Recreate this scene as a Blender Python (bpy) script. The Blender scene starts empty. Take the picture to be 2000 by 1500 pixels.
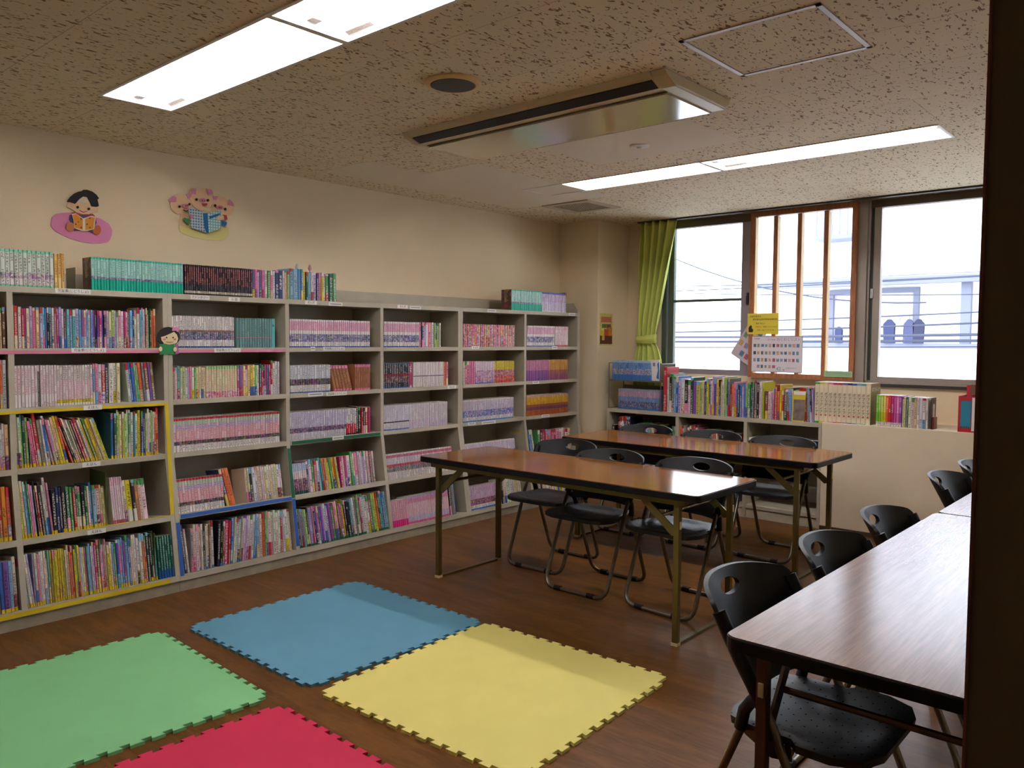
import bpy, bmesh, math, random
from mathutils import Vector, Matrix
R = random.Random(7)
S = bpy.context.scene
COL = S.collection
PI = math.pi

# ---------------------------------------------------------------- camera, light, exposure
cam_d = bpy.data.cameras.new('camera'); cam = bpy.data.objects.new('camera', cam_d); COL.objects.link(cam)
cam_d.sensor_fit = 'HORIZONTAL'; cam_d.sensor_width = 36.0; cam_d.lens = 36.0*1577.118/2000.0
cam_d.clip_start = 0.02; cam_d.clip_end = 200
cam.matrix_world = Matrix(((0.749541, -0.040078, 0.660743, 0.0), (0.661933, 0.036692, -0.748665, 0.0), (0.005761, 0.998523, 0.054032, 1.37), (0, 0, 0, 1)))
S.camera = cam
W = bpy.data.worlds.new('sky'); S.world = W; W.use_nodes = True
bg = W.node_tree.nodes['Background']; bg.inputs[0].default_value = (0.92, 0.955, 1.0, 1); bg.inputs[1].default_value = 2.7
TUBE_EMIT = 27.0
S.view_settings.view_transform = 'Standard'; S.view_settings.look = 'None'; S.view_settings.gamma = 1.0
S.view_settings.use_curve_mapping = False
S.view_settings.exposure = 1.42

# ---------------------------------------------------------------- helpers
def lin(c):
    return tuple(((v/255)/12.92 if v/255 <= .04045 else ((v/255+.055)/1.055)**2.4) for v in c)
MATS = {}
def mat(name, rgb=(200, 200, 200), rough=.6, metal=0.0, emit=0.0, spec=.5, noise=None, bump=None, coat=0.0):
    """noise=(scale, amount[, stretch]) varies the value; bump=(scale, strength)"""
    if name in MATS: return MATS[name]
    m = bpy.data.materials.new(name); m.use_nodes = True; nt = m.node_tree
    b = nt.nodes['Principled BSDF']; c = (*lin(rgb), 1)
    b.inputs['Base Color'].default_value = c; b.inputs['Roughness'].default_value = rough
    b.inputs['Metallic'].default_value = metal; b.inputs['Specular IOR Level'].default_value = spec
    b.inputs['Coat Weight'].default_value = coat; b.inputs['Coat Roughness'].default_value = .08
    if emit: b.inputs['Emission Color'].default_value = c; b.inputs['Emission Strength'].default_value = emit
    tc = None
    if noise or bump:
        tc = nt.nodes.new('ShaderNodeTexCoord'); mp = nt.nodes.new('ShaderNodeMapping'); nt.links.new(tc.outputs['Object'], mp.inputs[0])
        if noise and len(noise) > 2: mp.inputs['Scale'].default_value = noise[2]
    if noise:
        n = nt.nodes.new('ShaderNodeTexNoise'); n.inputs['Scale'].default_value = noise[0]; n.inputs['Detail'].default_value = 5
        nt.links.new(mp.outputs[0], n.inputs['Vector'])
        mr = nt.nodes.new('ShaderNodeMapRange'); mr.inputs[1].default_value = .3; mr.inputs[2].default_value = .7
        mr.inputs[3].default_value = 1-noise[1]; mr.inputs[4].default_value = 1+noise[1]; nt.links.new(n.outputs[0], mr.inputs[0])
        mx = nt.nodes.new('ShaderNodeVectorMath'); mx.operation = 'SCALE'; mx.inputs[0].default_value = c[:3]
        nt.links.new(mr.outputs[0], mx.inputs['Scale']); nt.links.new(mx.outputs[0], b.inputs['Base Color'])
    if bump:
        n2 = nt.nodes.new('ShaderNodeTexNoise'); n2.inputs['Scale'].default_value = bump[0]; n2.inputs['Detail'].default_value = 4
        nt.links.new(mp.outputs[0], n2.inputs['Vector'])
        bp = nt.nodes.new('ShaderNodeBump'); bp.inputs['Strength'].default_value = bump[1]; bp.inputs['Distance'].default_value = .002
        nt.links.new(n2.outputs[0], bp.inputs['Height']); nt.links.new(bp.outputs[0], b.inputs['Normal'])
    MATS[name] = m; return m

class MB:
    def __init__(s): s.v = []; s.f = []
    def add(s, vs, fs):
        o = len(s.v); s.v += [tuple(p) for p in vs]; s.f += [tuple(i+o for i in f) for f in fs]; return s
    def box(s, a, b):
        x0, y0, z0 = [min(a[i], b[i]) for i in range(3)]; x1, y1, z1 = [max(a[i], b[i]) for i in range(3)]
        return s.add([(x0,y0,z0),(x1,y0,z0),(x1,y1,z0),(x0,y1,z0),(x0,y0,z1),(x1,y0,z1),(x1,y1,z1),(x0,y1,z1)],
                     [(0,3,2,1),(4,5,6,7),(0,1,5,4),(1,2,6,5),(2,3,7,6),(3,0,4,7)])
    def prism(s, poly, ax, t0, t1):
        """extrude a 2D polygon along axis ax ('x','y','z'); polygon in the two other axes in order"""
        n = len(poly)
        def P(p, t): return {'x': (t, p[0], p[1]), 'y': (p[0], t, p[1]), 'z': (p[0], p[1], t)}[ax]
        vs = [P(p, t0) for p in poly]+[P(p, t1) for p in poly]
        fs = [tuple(range(n))[::-1], tuple(range(n, 2*n))]+[(i, (i+1) % n, n+(i+1) % n, n+i) for i in range(n)]
        return s.add(vs, fs)
    def tube(s, pts, r, n=8, closed=False):
        pts = [Vector(p) for p in pts]; vs = []; m = len(pts); prev = None
        for i, p in enumerate(pts):
            if closed: t = pts[(i+1) % m]-pts[i-1]
            else: t = pts[min(i+1, m-1)]-pts[max(i-1, 0)]
            t.normalize()
            if prev is None: a = t.orthogonal().normalized()
            else: a = (prev-t*prev.dot(t)).normalized()
            prev = a; b = t.cross(a)
            vs += [p+(a*math.cos(2*PI*k/n)+b*math.sin(2*PI*k/n))*r for k in range(n)]
        fs = []
        for i in range(m if closed else m-1):
            j = (i+1) % m
            fs += [(i*n+k, i*n+(k+1) % n, j*n+(k+1) % n, j*n+k) for k in range(n)]
        if not closed: fs += [tuple(range(n))[::-1], tuple(range((m-1)*n, m*n))]
        return s.add(vs, fs)
    def lathe(s, prof, c, n=32):
        """prof [(r,z)] about a vertical axis at c"""
        vs = []; m = len(prof)
        for r, z in prof: vs += [(c[0]+r*math.cos(2*PI*k/n), c[1]+r*math.sin(2*PI*k/n), c[2]+z) for k in range(n)]
        fs = [(i*n+k, i*n+(k+1) % n, (i+1)*n+(k+1) % n, (i+1)*n+k) for i in range(m-1) for k in range(n)]
        fs += [tuple(range(n))[::-1], tuple(range((m-1)*n, m*n))]
        return s.add(vs, fs)
    def build(s, name, m, parent=None, smooth=False, bevel=0, loc=None):
        me = bpy.data.meshes.new(name); vs = s.v
        if loc: vs = [(p[0]-loc[0], p[1]-loc[1], p[2]-loc[2]) for p in vs]
        me.from_pydata(vs, [], s.f); me.update()
        bm = bmesh.new(); bm.from_mesh(me); bmesh.ops.recalc_face_normals(bm, faces=bm.faces)
        if bevel: bmesh.ops.bevel(bm, geom=[e for e in bm.edges if e.calc_face_angle(0) > .6], offset=bevel, segments=2, affect='EDGES', profile=.6)
        bm.to_mesh(me); bm.free()
        if smooth:
            for p in me.polygons: p.use_smooth = True
            try: me.set_sharp_from_angle(angle=math.radians(40))
            except Exception: pass
        for q in (m if isinstance(m, list) else [m]): me.materials.append(q)
        o = bpy.data.objects.new(name, me); COL.objects.link(o)
        if loc: o.location = loc
        if parent: o.parent = parent
        return o
def tag(o, label=None, cat=None, group=None, kind=None):
    if label: o['label'] = label
    if cat: o['category'] = cat
    if group: o['group'] = group
    if kind: o['kind'] = kind
    return o
def empty(name, loc=(0, 0, 0), rz=0, label=None, cat=None, group=None, kind=None):
    o = bpy.data.objects.new(name, None); COL.objects.link(o); o.location = loc; o.rotation_euler = (0, 0, rz); o.empty_display_size = .05
    return tag(o, label, cat, group, kind)
def dup(root, loc, rz, label):
    r = root.copy(); COL.objects.link(r); r.location = loc; r.rotation_euler = (0, 0, rz); r['label'] = label
    for ch in list(root.children):
        c = ch.copy(); COL.objects.link(c); c.parent = r
        for g in list(ch.children):
            d = g.copy(); COL.objects.link(d); d.parent = c
    return r
def struct(o): o['kind'] = 'structure'; return o
def rounded(x0, y0, x1, y1, r, n=5):
    pts = []
    for cx, cy, a in ((x1-r, y1-r, 0), (x0+r, y1-r, 90), (x0+r, y0+r, 180), (x1-r, y0+r, 270)):
        for k in range(n+1):
            t = math.radians(a+90*k/n); pts.append((cx+r*math.cos(t), cy+r*math.sin(t)))
    return pts
def text(name, s, size, m, mtx, parent=None, depth=.0006, fit=None, align='CENTER'):
    cu = bpy.data.curves.new(name, 'FONT'); cu.body = s; cu.size = size; cu.align_x = align; cu.align_y = 'CENTER'; cu.extrude = depth; cu.resolution_u = 2
    t = bpy.data.objects.new('lettering_source', cu); COL.objects.link(t); bpy.context.view_layer.update()
    me = bpy.data.meshes.new_from_object(t.evaluated_get(bpy.context.evaluated_depsgraph_get()))
    bpy.data.objects.remove(t); bpy.data.curves.remove(cu)
    if fit and len(me.vertices):
        w = max(v.co.x for v in me.vertices)-min(v.co.x for v in me.vertices)
        if w > fit:
            for v in me.vertices: v.co.x *= fit/w
    me.materials.clear(); me.materials.append(m); o = bpy.data.objects.new(name, me); COL.objects.link(o); o.matrix_world = mtx
    if parent: o.parent = parent; o.matrix_parent_inverse = parent.matrix_world.inverted()
    return o
def facing_x(x, y, z):   # text read by someone looking towards -X
    return Matrix(((0, 0, 1, x), (1, 0, 0, y), (0, 1, 0, z), (0, 0, 0, 1)))
def facing_y(x, y, z):   # text read by someone looking towards +Y
    return Matrix(((1, 0, 0, x), (0, 0, -1, y), (0, 1, 0, z), (0, 0, 0, 1)))

# ---------------------------------------------------------------- special materials
def ceiling_mat():
    m = mat('rockwool_board', (196, 180, 152), .9); nt = m.node_tree; b = nt.nodes['Principled BSDF']
    tc = nt.nodes.new('ShaderNodeTexCoord')
    def noise(scale, st, det=3, dist=0.0):
        mp = nt.nodes.new('ShaderNodeMapping'); mp.inputs['Scale'].default_value = st; nt.links.new(tc.outputs['Object'], mp.inputs[0])
        n = nt.nodes.new('ShaderNodeTexNoise'); n.inputs['Scale'].default_value = scale; n.inputs['Detail'].default_value = det; n.inputs['Distortion'].default_value = dist
        nt.links.new(mp.outputs[0], n.inputs['Vector']); return n
    n1 = noise(85, (1.0, .42, 1), 1.5, .6)
    r1 = nt.nodes.new('ShaderNodeMapRange'); r1.inputs[1].default_value = .615; r1.inputs[2].default_value = .65; nt.links.new(n1.outputs[0], r1.inputs[0])
    n2 = noise(3, (1, 1, 1)); r2 = nt.nodes.new('ShaderNodeMapRange'); r2.inputs[3].default_value = .92; r2.inputs[4].default_value = 1.06; nt.links.new(n2.outputs[0], r2.inputs[0])
    br = nt.nodes.new('ShaderNodeTexBrick'); br.inputs['Scale'].default_value = 1; br.inputs['Mortar Size'].default_value = .0018; br.inputs['Brick Width'].default_value = .91; br.inputs['Row Height'].default_value = .455
    br.inputs['Color1'].default_value = (1, 1, 1, 1); br.inputs['Color2'].default_value = (.96, .96, .96, 1); br.inputs['Mortar'].default_value = (.6, .6, .6, 1)
    mp3 = nt.nodes.new('ShaderNodeMapping'); mp3.inputs['Location'].default_value = (.16, .25, 0); nt.links.new(tc.outputs['Object'], mp3.inputs[0]); nt.links.new(mp3.outputs[0], br.inputs['Vector'])
    sc = nt.nodes.new('ShaderNodeVectorMath'); sc.operation = 'SCALE'; nt.links.new(br.outputs['Color'], sc.inputs[0]); nt.links.new(r2.outputs[0], sc.inputs['Scale'])
    mu = nt.nodes.new('ShaderNodeVectorMath'); mu.operation = 'MULTIPLY'; mu.inputs[1].default_value = lin((232, 216, 184)); nt.links.new(sc.outputs[0], mu.inputs[0])
    mx = nt.nodes.new('ShaderNodeMix'); mx.data_type = 'RGBA'; nt.links.new(r1.outputs[0], mx.inputs['Factor']); nt.links.new(mu.outputs[0], mx.inputs['A']); mx.inputs['B'].default_value = (*lin((134, 102, 72)), 1)
    nt.links.new(mx.outputs['Result'], b.inputs['Base Color'])
    bp = nt.nodes.new('ShaderNodeBump'); bp.invert = True; bp.inputs['Strength'].default_value = .6; bp.inputs['Distance'].default_value = .002; nt.links.new(r1.outputs[0], bp.inputs['Height']); nt.links.new(bp.outputs[0], b.inputs['Normal'])
    return m
def wood_mat(name, c1, c2, scale, rough, stretch, coat=0.0, fine=.5, planks=None, spec=.5):
    m = mat(name, c1, rough, coat=coat, spec=spec); nt = m.node_tree; b = nt.nodes['Principled BSDF']
    tc = nt.nodes.new('ShaderNodeTexCoord'); mp = nt.nodes.new('ShaderNodeMapping'); mp.inputs['Scale'].default_value = stretch
    nt.links.new(tc.outputs['Object'], mp.inputs[0])
    n = nt.nodes.new('ShaderNodeTexNoise'); n.inputs['Scale'].default_value = scale; n.inputs['Detail'].default_value = 6; n.inputs['Distortion'].default_value = .8; nt.links.new(mp.outputs[0], n.inputs['Vector'])
    w = nt.nodes.new('ShaderNodeTexNoise'); w.inputs['Scale'].default_value = scale*6; w.inputs['Detail'].default_value = 3; nt.links.new(mp.outputs[0], w.inputs['Vector'])
    ad = nt.nodes.new('ShaderNodeMath'); ad.operation = 'MULTIPLY_ADD'; ad.inputs[1].default_value = fine; nt.links.new(w.outputs[0], ad.inputs[0]); nt.links.new(n.outputs[0], ad.inputs[2])
    mr = nt.nodes.new('ShaderNodeMapRange'); mr.inputs[1].default_value = .42+fine*.4; mr.inputs[2].default_value = .6+fine*.6; nt.links.new(ad.outputs[0], mr.inputs[0])
    mx = nt.nodes.new('ShaderNodeMix'); mx.data_type = 'RGBA'; mx.inputs['A'].default_value = (*lin(c1), 1); mx.inputs['B'].default_value = (*lin(c2), 1)
    nt.links.new(mr.outputs[0], mx.inputs['Factor']); out = mx.outputs['Result']
    if planks:
        br = nt.nodes.new('ShaderNodeTexBrick'); br.inputs['Scale'].default_value = 1; br.inputs['Mortar Size'].default_value = .001; br.inputs['Brick Width'].default_value = planks[0]; br.inputs['Row Height'].default_value = planks[1]
        br.inputs['Color1'].default_value = (1, 1, 1, 1); br.inputs['Color2'].default_value = (.86, .86, .86, 1); br.inputs['Mortar'].default_value = (.7, .7, .7, 1); nt.links.new(tc.outputs['Object'], br.inputs['Vector'])
        mu = nt.nodes.new('ShaderNodeVectorMath'); mu.operation = 'MULTIPLY'; nt.links.new(out, mu.inputs[0]); nt.links.new(br.outputs['Color'], mu.inputs[1]); out = mu.outputs[0]
    nt.links.new(out, b.inputs['Base Color']); return m
def glass_mat():
    m = bpy.data.materials.new('window_glass'); m.use_nodes = True; nt = m.node_tree; nt.nodes.clear()
    o = nt.nodes.new('ShaderNodeOutputMaterial'); t = nt.nodes.new('ShaderNodeBsdfTransparent'); t.inputs[0].default_value = (.95, .97, 1, 1)
    g = nt.nodes.new('ShaderNodeBsdfGlossy'); g.inputs['Roughness'].default_value = .02
    f = nt.nodes.new('ShaderNodeFresnel'); f.inputs[0].default_value = 1.25; mx = nt.nodes.new('ShaderNodeMixShader')
    nt.links.new(f.outputs[0], mx.inputs[0]); nt.links.new(t.outputs[0], mx.inputs[1]); nt.links.new(g.outputs[0], mx.inputs[2]); nt.links.new(mx.outputs[0], o.inputs[0]); return m
def clear_mat(name, rgb, a):
    m = bpy.data.materials.new(name); m.use_nodes = True; nt = m.node_tree; b = nt.nodes['Principled BSDF']
    b.inputs['Base Color'].default_value = (*lin(rgb), 1); b.inputs['Alpha'].default_value = a; b.inputs['Roughness'].default_value = .15; return m
def dotted_plastic(nm='black_plastic', rgb=(13, 14, 16), rough=.46, spec=.3):
    m = mat(nm, rgb, rough, spec=spec, bump=(600, .15)); nt = m.node_tree; b = nt.nodes['Principled BSDF']
    tc = nt.nodes.new('ShaderNodeTexCoord'); sp = nt.nodes.new('ShaderNodeSeparateXYZ'); nt.links.new(tc.outputs['Object'], sp.inputs[0])
    def mth(op, a, bb):
        q = nt.nodes.new('ShaderNodeMath'); q.operation = op
        for i, x in enumerate((a, bb)):
            if x is None: continue
            if isinstance(x, (int, float)): q.inputs[i].default_value = x
            else: nt.links.new(x, q.inputs[i])
        return q.outputs[0]
    s_ = mth('MULTIPLY', mth('ADD', sp.outputs[0], sp.outputs[1]), 22.0); d_ = mth('MULTIPLY', mth('SUBTRACT', sp.outputs[0], sp.outputs[1]), 22.0)
    a = mth('SUBTRACT', mth('FRACT', mth('ADD', s_, 100.0), None), .5); c = mth('SUBTRACT', mth('FRACT', mth('ADD', d_, 100.0), None), .5)
    dist = mth('ADD', mth('MULTIPLY', a, a), mth('MULTIPLY', c, c)); k = mth('LESS_THAN', dist, .0055)
    mx = nt.nodes.new('ShaderNodeMix'); mx.data_type = 'RGBA'; mx.inputs['A'].default_value = (*lin(rgb), 1); mx.inputs['B'].default_value = (.001, .001, .001, 1)
    nt.links.new(k, mx.inputs['Factor']); nt.links.new(mx.outputs['Result'], b.inputs['Base Color']); nt.links.new(mth('MULTIPLY', mth('SUBTRACT', 1.0, k), spec), b.inputs['Specular IOR Level']); return m
def book_mat():
    m = bpy.data.materials.new('printed_cover'); m.use_nodes = True; nt = m.node_tree; b = nt.nodes['Principled BSDF']; b.inputs['Roughness'].default_value = .38
    L = nt.links.new
    ac = nt.nodes.new('ShaderNodeAttribute'); ac.attribute_name = 'col'; ai = nt.nodes.new('ShaderNodeAttribute'); ai.attribute_name = 'ink'
    uv = nt.nodes.new('ShaderNodeUVMap'); uv.uv_map = 'spine'; sp = nt.nodes.new('ShaderNodeSeparateXYZ'); L(uv.outputs[0], sp.inputs[0])
    def mth(op, a, bb=None):
        q = nt.nodes.new('ShaderNodeMath'); q.operation = op
        for i, x in enumerate((a, bb)):
            if x is None: continue
            if isinstance(x, (int, float)): q.inputs[i].default_value = x
            else: L(x, q.inputs[i])
        return q.outputs[0]
    u, v = sp.outputs[0], sp.outputs[1]
    cu = mth('FLOOR', mth('MULTIPLY', u, 8.0)); cv = mth('FLOOR', mth('MULTIPLY', v, 7.0))
    cb = nt.nodes.new('ShaderNodeCombineXYZ'); L(cu, cb.inputs[0]); L(cv, cb.inputs[1])
    wn = nt.nodes.new('ShaderNodeTexWhiteNoise'); wn.noise_dimensions = '2D'; L(cb.outputs[0], wn.inputs['Vector'])
    on = mth('GREATER_THAN', wn.outputs['Value'], .40); mid = mth('LESS_THAN', mth('ABSOLUTE', mth('SUBTRACT', u, .5)), .26)
    c3 = nt.nodes.new('ShaderNodeCombineXYZ'); L(mth('FLOOR', mth('DIVIDE', v, 2.4)), c3.inputs[0]); w3 = nt.nodes.new('ShaderNodeTexWhiteNoise'); w3.noise_dimensions = '2D'; L(c3.outputs[0], w3.inputs['Vector'])
    ch = mth('MULTIPLY', mth('LESS_THAN', mth('FRACT', mth('DIVIDE', v, .8)), .84), mth('MULTIPLY', mth('GREATER_THAN', w3.outputs['Value'], .22), .78)); st = ai.outputs['Alpha']
    tx = mth('MULTIPLY', mth('MULTIPLY', on, mid), mth('MULTIPLY', ch, mth('MULTIPLY', mth('GREATER_THAN', st, .25), mth('LESS_THAN', st, .75))))
    m1 = nt.nodes.new('ShaderNodeMix'); m1.data_type = 'RGBA'; L(tx, m1.inputs['Factor']); L(ac.outputs['Color'], m1.inputs['A']); L(ai.outputs['Color'], m1.inputs['B'])
    vo = nt.nodes.new('ShaderNodeTexVoronoi'); vo.voronoi_dimensions = '2D'; vo.inputs['Scale'].default_value = 1.7; L(uv.outputs[0], vo.inputs['Vector'])
    hs = nt.nodes.new('ShaderNodeMix'); hs.data_type = 'RGBA'; hs.blend_type = 'MIX'; sr = nt.nodes.new('ShaderNodeSeparateColor'); L(vo.outputs['Color'], sr.inputs[0]); L(mth('POWER', sr.outputs[0], 1.3), hs.inputs['Factor']); L(ai.outputs['Color'], hs.inputs['A']); h2 = nt.nodes.new('ShaderNodeMix'); h2.data_type = 'RGBA'; h2.inputs['Factor'].default_value = .3; L(ac.outputs['Color'], h2.inputs['A']); L(vo.outputs['Color'], h2.inputs['B']); L(h2.outputs['Result'], hs.inputs['B'])
    pk = mth('MULTIPLY', mth('GREATER_THAN', st, .75), mth('GREATER_THAN', vo.outputs['Distance'], .16))
    m2 = nt.nodes.new('ShaderNodeMix'); m2.data_type = 'RGBA'; L(pk, m2.inputs['Factor']); L(m1.outputs['Result'], m2.inputs['A']); L(hs.outputs['Result'], m2.inputs['B'])
    L(m2.outputs['Result'], b.inputs['Base Color']); return m

M_CEIL = ceiling_mat()
M_FLOOR = wood_mat('brown_vinyl_floor', (92, 57, 18), (116, 75, 32), 2.2, .38, (1.0, 6.0, 1.0), fine=.6, planks=(.9, .15), spec=.25)
M_WALL = mat('beige_wallpaper', (228, 210, 176), .85, noise=(2.0, .03), bump=(160, .35))
M_LOW = mat('beige_low_wall', (222, 206, 178), .8, noise=(3.0, .04), bump=(120, .3))
M_SHELF = mat('grey_painted_board', (176, 167, 147), .6, noise=(9, .07), bump=(60, .2))
M_PLINTH = mat('scuffed_plinth', (150, 141, 120), .7, noise=(14, .16), bump=(60, .3))
M_TABLE = wood_mat('table_laminate', (112, 66, 24), (142, 92, 42), 3.0, .12, (1.2, 14, 8), fine=.7, spec=.32)
M_TABLE2 = wood_mat('table_laminate_grey', (122, 84, 62), (150, 112, 88), 2.4, .20, (.7, 22, 8), fine=1.1, spec=.4)
M_EDGE = mat('black_rubber_edge', (9, 9, 14), .45, spec=.25)
M_GOLD = mat('olive_gold_paint', (104, 88, 44), .38, metal=.55, noise=(20, .08))
M_BRONZE = mat('brown_bronze_paint', (92, 66, 48), .38, metal=.5)
M_CREAM = mat('cream_plastic', (214, 196, 150), .5)
M_STEEL = mat('worn_steel_tube', (120, 112, 98), .28, metal=.85, noise=(30, .1))
M_BLACK = mat('matt_black_plastic', (10, 10, 12), .5, spec=.35)
M_SEAT = mat('black_back_plastic', (12, 13, 15), .46, spec=.3); M_SEAT2 = dotted_plastic('black_seat_plastic', (34, 36, 40), .44, .5)  # seat plastic has window glare put into its base colour, backrest stays darker
M_ALU = mat('grey_aluminium', (160, 150, 140), .42, metal=.35, noise=(6, .04))
M_ALUG = mat('green_grey_aluminium', (92, 102, 92), .45, metal=.3)
M_BROWNFR = mat('brown_head_frame', (92, 78, 60), .6)
M_DARK = mat('dark_gap', (20, 19, 18), .8)
M_WOODBAR = wood_mat('reddish_wood', (150, 92, 56), (176, 116, 74), 6, .5, (8, 8, 1))
M_WOODPALE = mat('pale_wood_edge', (226, 190, 130), .5)
M_WHITE = mat('white_paint', (225, 222, 215), .5)
M_PAPER = mat('white_paper', (226, 222, 216), .7)
M_INK = mat('black_ink', (24, 24, 28), .7)
M_GLASS = glass_mat(); M_BOOK = book_mat()
M_CLEAR = clear_mat('clear_acrylic', (210, 214, 205), .35)
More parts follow.
